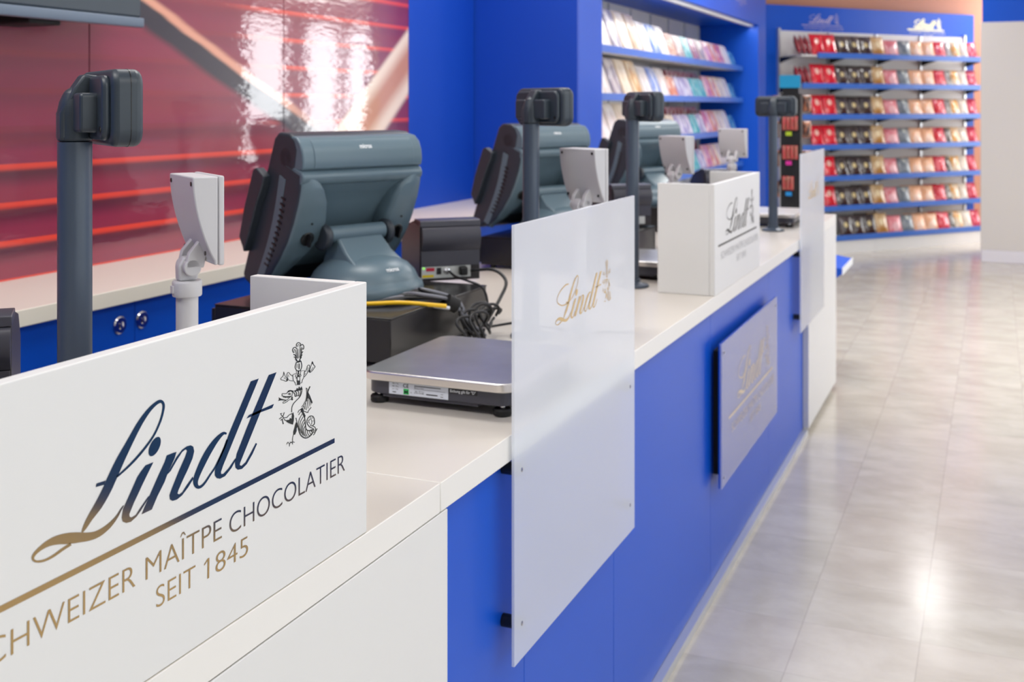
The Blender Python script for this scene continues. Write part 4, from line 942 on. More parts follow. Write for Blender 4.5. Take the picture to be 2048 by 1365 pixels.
def wrap_material(name, c1, c2, rough=0.22, emblem=None, bump=0.25):
    m = bpy.data.materials.new(name)
    m.use_nodes = True
    nt = m.node_tree
    b = nt.nodes['Principled BSDF']
    tc = nt.nodes.new('ShaderNodeTexCoord')
    oi = nt.nodes.new('ShaderNodeObjectInfo')
    ad = nt.nodes.new('ShaderNodeVectorMath')
    ad.operation = 'ADD'
    nt.links.new(tc.outputs['Generated'], ad.inputs[0])
    cmb = nt.nodes.new('ShaderNodeCombineXYZ')
    r10 = node_math(nt, 'MULTIPLY', oi.outputs['Random'], 10.0)
    nt.links.new(r10, cmb.inputs[0])
    nt.links.new(cmb.outputs[0], ad.inputs[1])
    mp = nt.nodes.new('ShaderNodeMapping')
    mp.inputs['Scale'].default_value = (2.2, 2.2, 1.3)
    nt.links.new(ad.outputs[0], mp.inputs[0])
    n = nt.nodes.new('ShaderNodeTexNoise')
    n.inputs['Scale'].default_value = 1.5
    n.inputs['Detail'].default_value = 2
    nt.links.new(mp.outputs[0], n.inputs['Vector'])
    c = mixc(nt, smooth(nt, n.outputs['Fac'], 0.42, 0.62), c1, c2)
    sp = nt.nodes.new('ShaderNodeSeparateXYZ')
    nt.links.new(tc.outputs['Generated'], sp.inputs[0])
    if emblem:
        ecol, ex, ez, er, lower = emblem
        dx = node_math(nt, 'DIVIDE', node_math(nt, 'SUBTRACT', sp.outputs[0], ex), er)
        dz = node_math(nt, 'DIVIDE', node_math(nt, 'SUBTRACT', sp.outputs[2], ez), er * 0.95)
        d = node_math(nt, 'SQRT', node_math(nt, 'ADD', node_math(nt, 'MULTIPLY', dx, dx), node_math(nt, 'MULTIPLY', dz, dz)))
        c = mixc(nt, node_math(nt, 'SUBTRACT', 1.0, smooth(nt, d, 0.75, 1.0)), c, ecol)
        if lower:
            low = node_math(nt, 'SUBTRACT', 1.0, smooth(nt, sp.outputs[2], 0.22, 0.42))
            c = mixc(nt, low, c, lower)
    nt.links.new(c, b.inputs['Base Color'])
    b.inputs['Roughness'].default_value = rough
    b.inputs['Coat Weight'].default_value = 0.6
    b.inputs['Coat Roughness'].default_value = 0.12
    n2 = nt.nodes.new('ShaderNodeTexNoise')
    n2.inputs['Scale'].default_value = 2.6
    n2.inputs['Detail'].default_value = 2
    nt.links.new(ad.outputs[0], n2.inputs['Vector'])
    bp = nt.nodes.new('ShaderNodeBump')
    bp.inputs['Strength'].default_value = bump
    bp.inputs['Distance'].default_value = 0.03
    nt.links.new(n2.outputs['Fac'], bp.inputs['Height'])
    nt.links.new(bp.outputs[0], b.inputs['Normal'])
    nt.links.new(bp.outputs[0], b.inputs['Coat Normal'])
    return m


def slab_mesh(name, w, h, d, m):
    """wrapped bar: softly domed front, folded edges"""
    bm = bmesh.new()
    box(bm, -w / 2, w / 2, -d / 2, d / 2, 0, h)
    bmesh.ops.bevel(bm, geom=list(bm.edges), offset=d * 0.28, segments=2, affect='EDGES')
    # end folds
    box(bm, -w * 0.46, w * 0.46, -d * 0.12, d * 0.12, h - 0.002, h + 0.006)
    me = bpy.data.meshes.new(name)
    bmesh.ops.recalc_face_normals(bm, faces=bm.faces)
    bm.to_mesh(me)
    bm.free()
    me.materials.append(m)
    for p in me.polygons:
        p.use_smooth = True
    me.set_sharp_from_angle(angle=math.radians(40))
    return me


ORD = ['first', 'second', 'third', 'fourth', 'fifth', 'sixth', 'seventh', 'eighth', 'ninth', 'tenth', 'eleventh', 'twelfth', 'thirteenth',
       'fourteenth', 'fifteenth', 'sixteenth', 'seventeenth', 'eighteenth', 'nineteenth', 'twentieth', 'twenty-first', 'twenty-second', 'twenty-third', 'twenty-fourth']
row_a = ['white', 'salmon', 'pearl', 'mauve grey', 'cream', 'tan', 'white', 'pale blue', 'pearl', 'brown', 'taupe', 'teal', 'plum', 'taupe', 'pink', 'orange', 'rose', 'pearl', 'sea blue']
row_b = ['white', 'salmon', 'pearl', 'mauve grey', 'cream', 'gold', 'white', 'pale blue', 'pearl', 'orange', 'lilac', 'lilac', 'teal', 'teal', 'pink', 'orange', 'cream', 'pearl', 'sea blue']
row_c = ['white', 'salmon', 'pearl', 'pearl', 'cream', 'gold', 'white', 'pearl', 'pearl', 'cream', 'lilac', 'lilac', 'teal', 'lilac', 'pink', 'orange', 'cream', 'pearl', 'sea blue']
rows = [row_a, row_b, row_c, row_c]
rowname = ['top', 'second', 'third', 'fourth']
wm = {k: wrap_material('wrapper_' + k.replace(' ', '_'), v[0], v[1]) for k, v in bar_cols.items()}
slabs = {}
pitch = 0.24
for r, (z, row) in enumerate(zip(SH, rows)):
    for i, cn in enumerate(row):
        y = 5.825 + 0.50 + 0.115 + i * pitch
        if r == 2 and 5 <= i <= 8:
            continue
        if r == 3 and (i < 1 or 2 <= i <= 9):
            continue
        h = (0.29 if i < 6 else (0.245 if i < 9 else 0.20)) if r == 0 else (0.262 if i < 6 else (0.225 if i < 9 else 0.17))
        if i >= 14:
            h = 0.20
        if i == 18:
            h = 0.15
        key = (cn, h)
        if key not in slabs:
            slabs[key] = slab_mesh('wrapped_bar', 0.222, h, 0.03, wm[cn])
        o = bpy.data.objects.new('wrapped_chocolate_bar', slabs[key])
        COL.objects.link(o)
        # front faces the aisle (+x): local -y -> +x
        o.rotation_euler = (math.radians(-20), 0, math.radians(90))
        o.location = (-2.1 - 0.155 - 0.03 - 0.018, y, z + 0.0065)
        cc = 'bar'
        tag(o, '%s wrapped bar, %s from the left on the %s shelf of the blue bay' % (cn, ORD[i], rowname[r]), 'chocolate bar',
            'wrapped bars standing on the shelves of the blue bay')
# small red-topped boxes behind on the shelves
rb = wrap_material('red_band_box', srgb(178, 24, 44), srgb(240, 226, 222), 0.3)
ms = slab_mesh('gift_box', 0.105, 0.225, 0.05, rb)
for r, z in enumerate(SH):
    for j in range(9):
        y = 5.825 + 0.5 + 11.35 * pitch + j * 0.118
        if r == 3 and j < 1:
            continue
        o = bpy.data.objects.new('gift_box', ms)
        COL.objects.link(o)
        o.rotation_euler = (0, 0, math.radians(90))
        o.location = (-2.1 - 0.40, y, z + 0.001)
        tag(o, 'white and red gift box, %s in the back row of the %s bay shelf' % (ORD[j], rowname[r]), 'gift box', 'red and white gift boxes at the back of the bay shelves')

# ---------------------------------------------------------------- far wall display
fu = thing('wall_display_unit', 'wide white and blue slatted wall display with seven shelves of chocolate bags', 'shelving', tuple(FAR_O), FAR_A)
new_obj('blue_backing', B(-0.82, 2.36, 0.335, 0.415, 0.0, 2.605), M['blue'], fu)
UP = [-0.60, 0.09, 0.785, 1.465, 2.18]
for a, b in zip(UP, UP[1:]):
    new_obj('back_panel', B(a + 0.018, b - 0.018, 0.318, 0.3345, 0.1, 2.335), M['white_lam'], fu)
for a in UP:
    new_obj('upright', B(a - 0.014, a + 0.014, 0.30, 0.3345, 0.1, 2.36 if a in (UP[0], UP[-1]) else 2.33), M['alu'], fu)
ROWZ = [2.065, 1.747, 1.424, 1.108, 0.781, 0.465, 0.16]
for i, z in enumerate(ROWZ):
    y0 = -0.07 if i == 6 else 0.0
    new_obj('shelf', B(-0.56, 2.5, y0 + 0.012, 0.295, z - 0.012, z + 0.005), M['white_lam'], fu)
    new_obj('shelf_lip', B(-0.56 if i else -0.35, 2.5, y0 - 0.004, y0 + 0.0115, z - 0.026, z + 0.03), M['lip'], fu)
    for a in UP:
        bm = prism(bmesh.new(), [(0.03, z - 0.0125), (0.295, z - 0.0125), (0.295, z - 0.075), (0.20, z - 0.05)], 'x', a - 0.006, a + 0.006)
        b_ = new_obj('shelf_bracket', bm, M['black_metal'], fu)
base = new_obj('base_box', B(-0.56, 2.5, -0.06, 0.3, 0, 0.13), M['white_lam'], fu)
for a in (0.4, 1.1, 1.8):
    new_obj('base_joint', B(a, a + 0.004, -0.0612, -0.0602, 0.0, 0.13), M['alu'], fu)
for (s0, mt, nm) in ((0.30, M['mauve_print'], 'sign_lettering'), (1.86, M['cream_print'], 'sign_lettering')):
    bm = bmesh.new()
    pl = lambda x, y: Vector((s0 + x, 0.3343, 2.405 + y))
    logo_on(bm, pl, 0.92, loop=True, bar=True, texts=True)
    if mt is M['cream_print']:   # a fuller, raised version
        for dx, dy in ((0.006, 0), (-0.006, 0), (0, 0.006), (0, -0.006)):
            pl2 = lambda x, y: Vector((s0 + x + dx, 0.3341, 2.405 + y + dy))
            logo_on(bm, pl2, 0.92, loop=True, bar=True, crest=True, texts=False)
        q = [(-0.55, -0.052), (0.0, -0.052), (0.0, -0.022), (-0.55, -0.022)]
    fl = flat_obj(nm, bm, mt, fu)


def pouch_mesh(name, w, h, d, m):
    bm = bmesh.new()
    nx, nz = 8, 10
    def prof(i, j):
        x = -1 + 2 * i / nx
        z = j / nz
        e = (1 - abs(x) ** 2.4) * min(1, (z * (1 - z) * 4.6)) ** 0.8
        return x, z, max(e, 0)
    F, K = [], []
    for j in range(nz + 1):
        rf, rk = [], []
        for i in range(nx + 1):
            x, z, e = prof(i, j)
            squeeze = 1 - 0.05 * math.sin(math.pi * z)
            X = x * w / 2 * squeeze
            Zc = z * h + (0.003 if (j in (0, nz) and i % 2) else 0)
            rf.append(bm.verts.new((X, -d * 0.5 * e - 0.0006, Zc)))
            rk.append(bm.verts.new((X, d * 0.5 * e + 0.0006, Zc)))
        F.append(rf)
        K.append(rk)
    for j in range(nz):
        for i in range(nx):
            bm.faces.new((F[j][i], F[j][i + 1], F[j + 1][i + 1], F[j + 1][i]))
            bm.faces.new((K[j][i], K[j + 1][i], K[j + 1][i + 1], K[j][i + 1]))
    for j in range(nz):
        bm.faces.new((F[j][0], F[j + 1][0], K[j + 1][0], K[j][0]))
        bm.faces.new((F[j][nx], K[j][nx], K[j + 1][nx], F[j + 1][nx]))
    for i in range(nx):
        bm.faces.new((F[0][i], K[0][i], K[0][i + 1], F[0][i + 1]))
        bm.faces.new((F[nz][i], F[nz][i + 1], K[nz][i + 1], K[nz][i]))
    me = bpy.data.meshes.new(name)
    bmesh.ops.recalc_face_normals(bm, faces=bm.faces)
    bm.to_mesh(me)
    bm.free()
    me.materials.append(m)
    for p in me.polygons:
        p.use_smooth = True
    return me


PM = {
    'dark red': wrap_material('pouch_dark_red', srgb(150, 8, 36), srgb(110, 4, 26), 0.25),
    'bright red': wrap_material('pouch_bright_red', srgb(232, 12, 44), srgb(214, 8, 36), 0.2, (srgb(246, 196, 180), 0.42, 0.62, 0.17, None)),
    'dark brown': wrap_material('pouch_dark_brown', srgb(62, 52, 52), srgb(84, 74, 74), 0.2, (srgb(226, 206, 150), 0.42, 0.52, 0.15, srgb(58, 30, 20))),
    'gold': wrap_material('pouch_gold', srgb(206, 168, 116), srgb(226, 196, 152), 0.22, (srgb(246, 226, 184), 0.42, 0.56, 0.18, srgb(186, 130, 62))),
    'pink': wrap_material('pouch_pink', srgb(226, 120, 130), srgb(238, 158, 164), 0.35, (srgb(246, 190, 192), 0.5, 0.35, 0.3, None)),
    'slate grey': wrap_material('pouch_grey', srgb(112, 122, 130), srgb(142, 152, 158), 0.35, (srgb(190, 196, 190), 0.5, 0.82, 0.16, None)),
    'peach': wrap_material('pouch_peach', srgb(242, 180, 136), srgb(248, 200, 164), 0.35, (srgb(250, 214, 190), 0.5, 0.3, 0.3, None)),
    'glossy red': wrap_material('pouch_glossy_red', srgb(214, 22, 50), srgb(244, 120, 132), 0.15),
    'black and silver': wrap_material('pouch_black_silver', srgb(70, 66, 64), srgb(206, 206, 200), 0.15),
    'cream and gold': wrap_material('pouch_cream_gold', srgb(236, 222, 196), srgb(240, 176, 84), 0.15),
    'ivory': wrap_material('pouch_ivory', srgb(240, 236, 224), srgb(226, 216, 196), 0.2),
    'crimson': wrap_material('pouch_crimson', srgb(196, 18, 58), srgb(232, 110, 132), 0.2)}
# (kind, centre along the unit, width, height, lean)
LINE = [('dark red', -0.54, 0.075, 0.21), ('dark red', -0.475, 0.075, 0.21), ('dark red', -0.41, 0.075, 0.21),
        ('bright red', -0.285, 0.166, 0.235), ('bright red', -0.115, 0.166, 0.235),
        ('dark brown', 0.06, 0.166, 0.225), ('dark brown', 0.23, 0.166, 0.225), ('dark brown', 0.40, 0.166, 0.225), ('gold', 0.575, 0.18, 0.225),
        ('pink', 0.765, 0.185, 0.19), ('slate grey', 0.955, 0.175, 0.19), ('peach', 1.13, 0.185, 0.19), ('peach', 1.315, 0.185, 0.19),
        ('glossy red', 1.50, 0.18, 0.195), ('black and silver', 1.63, 0.11, 0.19), ('cream and gold', 1.745, 0.14, 0.195), ('ivory', 1.875, 0.13, 0.195), ('crimson', 2.02, 0.16, 0.20)]
pm = {}
seen_kind = {}
Mf = Matrix.Translation(FAR_O) @ Matrix.Rotation(FAR_A, 4, 'Z')
rown = ['top', 'second', 'third', 'fourth', 'fifth', 'sixth', 'bottom']
for r, z in enumerate(ROWZ):
    cnt = {}
    for (kind, s, w, h) in LINE:
        cnt[kind] = cnt.get(kind, 0) + 1
        if r >= 4 and s < -0.2:
            continue
        if r >= 6 and s < -0.05:
            continue
        if r >= 1 and kind == 'dark red' and r > 1:
            continue
        key = (kind, w, h)
        if key not in pm:
            pm[key] = pouch_mesh('chocolate_pouch', w, h, 0.055, PM[kind])
        depth = 0 if kind in ('pink', 'slate grey', 'peach') else 1
        yy = 0.055 + (-0.05 if r == 6 else 0)
        o = bpy.data.objects.new('chocolate_pouch', pm[key])
        COL.objects.link(o)
        q = Mf @ Vector((s, yy, z + 0.0055))
        o.location = q
        o.rotation_euler = (math.radians(-17 + random.uniform(-2, 2)), 0, FAR_A + math.radians(random.uniform(-4, 4) + (-7 if kind != 'dark red' else 45)))
        n_of = sum(1 for L_ in LINE if L_[0] == kind)
        pos = '' if n_of == 1 else (['left-hand', 'right-hand'][cnt[kind] - 1] if n_of == 2 else ['left', 'middle', 'right'][cnt[kind] - 1])
        lab = '%s %schocolate pouch in the front row of the %s shelf, far wall display' % (kind, (pos + ' ') if pos else '', rown[r])
        tag(o, lab, 'chocolate bag', 'chocolate pouches on the shelves of the far wall display')
        # the same kind again behind it
        if kind in ('dark brown', 'gold', 'glossy red', 'peach', 'cream and gold', 'ivory') and (s > 0.3 or r < 5):
            c = o.copy()
            COL.objects.link(c)
            c.location = Mf @ Vector((s - 0.012, yy + 0.095, z + 0.0055))
            if kind in ('peach', 'glossy red', 'cream and gold', 'ivory'):
                c.location.z += 0.0
            c['label'] = lab.replace('front row', 'back row')
            c['group'] = 'chocolate pouches in the back row of the far wall display'

# ---------------------------------------------------------------- free-standing pillar on the right
pil = thing('pillar', 'broad pale pillar with a blue top at the right edge of the frame', 'pillar', (0.76, 12.6, 0))
new_obj('shaft', B(-0.90, 0.9, -0.50, 0.5, 0.12, 2.365), M['pillar'], pil, bevel=0.004)
new_obj('skirting', B(-0.895, 0.895, -0.51, 0.51, 0, 0.1195), M['skirting'], pil, bevel=0.004)
h_ = new_obj('top_band', B(-0.885, 0.885, -0.49, 0.49, 2.3655, 3.19), M['blue'], pil)
h_['label'] = 'blue upper band'

# unseen blue gondola across the aisle, added so the foil lettering mirrors it dark
gd = thing('unseen_gondola', 'waist-high blue gondola added out of view across the aisle from the counter', 'display', (1.9, 4.45, 0))
new_obj('body', B(-1.0, 1.0, -1.1, 1.1, 0.0, 1.3), M['blue'], gd, bevel=0.004)
new_obj('top', B(-1.02, 1.02, -1.12, 1.12, 1.3005, 1.33), M['white_lam'], gd, bevel=0.002)

# ---------------------------------------------------------------- counter
FX = -0.806      # plane of the counter front
c1 = thing('counter_cabinet', 'white counter section at the lower left below the nearest printed box', 'counter', (-1.2, 0.3, 0))
new_obj('body', B(-0.55, 0.374, -1.3, 1.3245, 0.06, 0.8975), M['white_lam'], c1)
new_obj('front_panel', B(0.3745, 0.394, -1.3, 1.3255, 0.024, 0.896), M['white_lam'], c1, bevel=0.0015)
new_obj('plinth', B(-0.55, 0.37, -1.3, 1.3245, 0, 0.0595), M['alu'], c1)
c2 = thing('counter_cabinet', 'long blue counter section with thin vertical joints between its white end sections', 'counter', (-1.2, 3.5, 0))
new_obj('body', B(-0.55, 0.350, -1.873, 1.918, 0.06, 0.8975), M['blue'], c2)
js = [1.627, 2.007, 2.56, 3.55, 4.55, 5.418]
for a, b in zip(js, js[1:]):
    new_obj('front_panel', B(0.3505, 0.368, a - 3.5 + 0.001, b - 3.5 - 0.001, 0.026, 0.8975), M['blue'], c2, bevel=0.0008, segs=1)
k_ = new_obj('kick_strip', B(0.33, 0.392, -1.873, 1.918, 0, 0.0255), M['alu'], c2)
k_['label'] = 'thin grey metal strip at the floor'
c3 = thing('counter_cabinet', 'white end block of the counter beside the farthest frosted panel', 'counter', (-1.3, 5.915, 0))
new_obj('body', B(-0.45, 0.494, -0.495, 0.495, 0.03, 0.8975), M['white_lam'], c3, bevel=0.0015)
new_obj('plinth', B(-0.44, 0.47, -0.48, 0.48, 0, 0.0295), M['alu'], c3)
for (a, b, lab) in ((-1.0, 1.599, 'pale worktop piece of the counter under the nearest printed box'),
                    (1.601, 6.41, 'long pale worktop of the counter carrying the terminals and weighing scales')):
    o = new_obj('worktop', B(-1.80, FX, a, b, 0.898, 0.945), [M['worktop'], M['white_edge']], bevel=0.0015)
    for p in o.data.polygons:
        if abs(p.normal.z) < 0.5:
            p.material_index = 1
    tag(o, lab, 'worktop')


def printed_box(y0, y1, label, first):
    t = thing('printed_counter_box', label, 'box', (FX, y0, 0.9455), 0, 'open-backed printed boxes on the counter')
    Lb = y1 - y0
    z1 = 0.349
    th = 0.018
    dp = 0.185
    new_obj('front_panel', B(-th, -0.001, 0, Lb, 0, z1), M['white_lam'], t, bevel=0.0015)
    new_obj('side_panel', B(-dp, -th - 0.0003, 0, th, 0, z1), M['white_lam'], t, bevel=0.0015)
    new_obj('side_panel', B(-dp, -th - 0.0003, Lb - th, Lb, 0, z1), M['white_lam'], t, bevel=0.0015)
    oy = (1.2895 - 0.644) if first else (4.167 - 3.50)
    place = lambda x, y: Vector((-0.0006, oy + x, 1.096 - 0.9455 + y))
    bm = bmesh.new()
    logo_on(bm, place, 1.0, word=True, loop=not first, crest=False, bar=True, texts=False)
    flat_obj('script_lettering', bm, M['foil'] if first else M['dark_print'], t)
    bm = bmesh.new()
    logo_on(bm, place, 1.0, word=False, crest=True)
    flat_obj('dragon_crest', bm, M['crest_ink'] if first else M['dark_print'], t)
    bm = bmesh.new()
    logo_on(bm, place, 1.0, word=False, crest=False, texts=True)
    flat_obj('capital_lettering', bm, M['foil'] if first else M['pale_print'], t)
    return t


printed_box(0.644, 1.374, 'nearest white open-backed box with a large script logo in gold and navy foil', True)
printed_box(3.50, 4.232, 'smaller-looking white open-backed box with black script logo further down the counter', False)


def standoff(t, x0, x1, y, z, r=0.012):
    new_obj('standoff', cyl_between(bmesh.new(), (x0, y, z), (x1, y, z), r, 20), M['black'], t, smooth_ang=40)


def frosted_panel(y0, label, proud=False):
    t = thing('frosted_panel', label, 'panel', (-0.797, y0, 0.532), 0, 'tall frosted panels fixed to the counter front')
    Lb, Hh = 0.735, 0.794
    new_obj('sheet', B(-0.003, 0.003, 0, Lb, 0, Hh), M['frost'], t, bevel=0.0012)
    for (y, z) in ((0.035, 0.065), (Lb - 0.035, 0.065), (0.035, 0.345), (Lb - 0.035, 0.345)):
        standoff(t, -0.0085 if (proud and y > 0.3) else -0.0345, -0.0032, y, z)
        bm = lathe(bmesh.new(), [(0.0042, 0), (0.0042, 0.0008), (0.002, 0.0016), (0, 0.0016)], 16,
                   T=lambda c: Matrix.Translation((0.003, y, z)) @ Matrix.Rotation(math.radians(90), 4, 'Y') @ c)
        new_obj('screw', bm, M['screw'], t, smooth_ang=40)
    k = 0.742
    bm = bmesh.new()
    place = lambda x, y: Vector((0.0036, 0.331 + 0.343 * k + x, 1.1898 - 0.532 - 0.134 * k + y))
    logo_on(bm, place, k, loop=True)
    flat_obj('gold_logo', bm, M['gold_plain'], t)
    return t


frosted_panel(1.870, 'large frosted acrylic panel with gold script logo nearest the camera')
frosted_panel(5.118, 'farthest frosted acrylic panel at the white end of the counter', True)

sg = thing('logo_sign', 'frosted rectangular sign with faint gold logo on the blue counter front', 'sign', (-0.80, 3.537, 0.332))
new_obj('sheet', B(0.002, 0.007, 0, 0.981, 0, 0.457), M['frost_sign'], sg, bevel=0.001)
new_obj('backer', B(-0.004, 0.0005, 0.001, 0.98, 0.001, 0.456), M['blue'], sg)
new_obj('mounting_box', B(-0.0318, -0.0042, 0.05, 0.93, 0.03, 0.425), M['black_matt'], sg)
for (y, z) in ((0.03, 0.03), (0.95, 0.03), (0.03, 0.425), (0.95, 0.425)):
    bm = lathe(bmesh.new(), [(0.006, 0), (0.006, 0.001), (0.003, 0.003), (0, 0.003)], 16,
               T=lambda c: Matrix.Translation((0.007, y, z)) @ Matrix.Rotation(math.radians(90), 4, 'Y') @ c)
    new_obj('screw', bm, M['screw'], sg, smooth_ang=40)
bm = bmesh.new()
logo_on(bm, lambda x, y: Vector((0.0076, 0.874 + x, 0.199 + y)), 1.25, loop=True, bar=True, texts=True)
flat_obj('gold_logo', bm, mat('faint_gold_print', srgb(226, 208, 178), 0.5), sg)

# ---------------------------------------------------------------- equipment on the counter
TOP = 0.9455


def pole_display(x, y, th, label):
    t = thing('pole_display', label, 'customer display', (x, y, TOP), -math.radians(th), 'dark pole displays along the counter')
    prof = [(0.052, 0), (0.054, 0.003), (0.052, 0.008), (0.036, 0.012), (0.027, 0.016), (0.0255, 0.02), (0.0255, 0.026)]
    new_obj('base_flange', lathe(bmesh.new(), prof, 40), M['pole'], t, smooth_ang=35)
    new_obj('pole', lathe(bmesh.new(), [(0.0215, 0.02), (0.0215, 0.548)], 40), M['pole'], t, smooth_ang=35)
    # sleeve that leans forward into the rear of the head
    bm = bmesh.new()
    lathe(bm, [(0.0222, 0.5485), (0.0222, 0.585), (0.019, 0.60), (0.012, 0.615), (0.0, 0.62)], 40)
    prism(bm, [(-0.021, 0.550), (0.032, 0.556), (0.04, 0.60), (0.04, 0.632), (0.008, 0.636), (-0.004, 0.618), (-0.021, 0.585)], 'x', -0.016, 0.016)
    new_obj('sleeve', bm, M['head'], t, smooth_ang=35, bevel=0.004)
    # head: rear shell with pocket, front shell, seam
    z0, z1 = 0.543, 0.641
    bm = bmesh.new()
    pts = rounded_rect(-0.1, 0.1, z0, z1, 0.022, 6)
    prism(bm, pts, 'y', 0.025, 0.064)
    sc = []
    hd = new_obj('display_head', bm, M['head'], t, bevel=0.009, segs=4)
    bm = bmesh.new()
    prism(bm, rounded_rect(-0.089, 0.089, z0 + 0.008, z1 - 0.008, 0.018, 5), 'y', 0.015, 0.027)
    new_obj('rear_cover', bm, M['head'], hd, bevel=0.005, segs=3)
    bm = bmesh.new()
    prism(bm, rounded_rect(-0.1005, 0.1005, z0 - 0.0005, z1 + 0.0005, 0.0225, 6), 'y', 0.0475, 0.0484)
    new_obj('seam', bm, M['black'], hd)
    bm = bmesh.new()
    prism(bm, rounded_rect(-0.062, -0.017, z0 + 0.018, z1 - 0.03, 0.006, 3), 'y', -0.006, 0.02)
    prism(bm, rounded_rect(0.017, 0.062, z0 + 0.018, z1 - 0.03, 0.006, 3), 'y', -0.006, 0.02)
    new_obj('rear_pocket', bm, M['head'], hd, bevel=0.004, segs=3)
    for sx in (-0.08, 0.08):
        bm = lathe(bmesh.new(), [(0.004, 0), (0.004, 0.0012), (0, 0.0012)], 14, T=lambda c: Matrix.Translation((sx, 0.015, z0 + 0.022)) @ Matrix.Rotation(math.radians(90), 4, 'X') @ c)
        new_obj('screw', bm, M['black'], hd)
    return t


pole_display(-1.10, 1.13, 35, 'nearest dark pole display, in front of the red mural at the left')
pole_display(-1.10, 2.70, 31, 'dark pole display standing behind the largest frosted panel')
pole_display(-1.10, 3.585, 43, 'dark pole display beside the second white printed box')
pole_display(-0.976, 5.45, 8, 'farthest dark pole display with its round base visible on the worktop')


def pale_display(x, y, th, label):
    t = thing('pale_customer_display', label, 'customer display', (x, y, TOP), -math.radians(th), 'pale grey customer displays along the counter')
    new_obj('base_flange', lathe(bmesh.new(), [(0.045, 0), (0.045, 0.004), (0.024, 0.012), (0.02, 0.02)], 32), M['light_grey'], t, smooth_ang=35)
    new_obj('pole', lathe(bmesh.new(), [(0.0175, 0.01), (0.0175, 0.305)], 32), M['light_grey'], t, smooth_ang=35)
    bm = bmesh.new()
    lathe(bm, [(0.0225, 0.288), (0.0235, 0.291), (0.0235, 0.310), (0.0225, 0.313), (0.0225, 0.3135)], 36)
    c = new_obj('collar', bm, M['light_grey'], t, smooth_ang=35, bevel=0.001)
    new_obj('catch', B(-0.006, 0.006, -0.0255, -0.022, 0.294, 0.306), M['light_grey'], c, bevel=0.0008)
    # knuckle
    bm = bmesh.new()
    prism(bm, [(-0.016, 0.3135), (0.014, 0.3135), (0.017, 0.335), (0.010, 0.352), (-0.008, 0.352), (-0.017, 0.338)], 'x', -0.012, 0.012)
    k = new_obj('knuckle', bm, M['light_grey'], t, bevel=0.004, segs=3)
    bm = cyl_between(bmesh.new(), (-0.026, 0.002, 0.336), (-0.0125, 0.002, 0.336), 0.014, 24)
    cyl_between(bm, (0.0125, 0.002, 0.336), (0.026, 0.002, 0.336), 0.014, 24)
    prism(bm, [(-0.010, 0.335), (0.02, 0.335), (0.025, 0.36), (0.022, 0.39), (-0.004, 0.36)], 'x', -0.026, -0.014)
    prism(bm, [(-0.010, 0.335), (0.02, 0.335), (0.025, 0.36), (0.022, 0.39), (-0.004, 0.36)], 'x', 0.014, 0.026)
    new_obj('hinge_lug', bm, M['light_grey'], t, bevel=0.002)
    # housing: curved back (towards -y), flat front
    back = []
    for i in range(13):
        s = i / 12
        z = 0.350 + 0.133 * s
        yy = 0.024 - 0.034 * math.sin(s * math.pi / 2) ** 0.85
        back.append((yy, z))
    prof = back + [(0.030, 0.483), (0.030, 0.3435), (0.024, 0.3435)]
    bm = prism(bmesh.new(), prof, 'x', -0.067, 0.067)
    h = new_obj('housing', bm, M['light_grey'], t, bevel=0.0022, smooth_ang=30)
    new_obj('front_shell', B(-0.0675, 0.0675, 0.0306, 0.040, 0.3425, 0.484), M['light_grey'], h, bevel=0.0025)
    for sx in (-1, 1):
        for (zz, yy) in ((0.472, -0.0095), (0.362, 0.013)):
            Tm = Matrix.Translation((sx * 0.057, yy, zz)) @ Matrix.Rotation(math.radians(90), 4, 'X')
            bm = lathe(bmesh.new(), [(0.0036, 0), (0.0036, 0.0014), (0, 0.0014)], 12, T=lambda c: Tm @ c)
            new_obj('screw', bm, M['black'], h)
    return t


pale_display(-1.20, 1.475, 35, 'nearest pale grey customer display between the dark pole and the near terminal')
pale_display(-1.00, 2.79, 27, 'pale grey customer display rising above the largest frosted panel')
pale_display(-1.10, 4.10, 28, 'pale grey customer display just above the second white box, left of two')
pale_display(-1.18, 5.48, 8, 'smallest pale grey customer display, in front of the blue bay edge')


def tilt_T(ang, oy, oz):
    s, c = math.sin(math.radians(ang)), math.cos(math.radians(ang))
    # local (x, d, s): d = out of the back, s = up along the tilted screen
    return lambda p: Vector((p[0], oy - s * p[2] - c * p[1], oz + c * p[2] - s * p[1]))


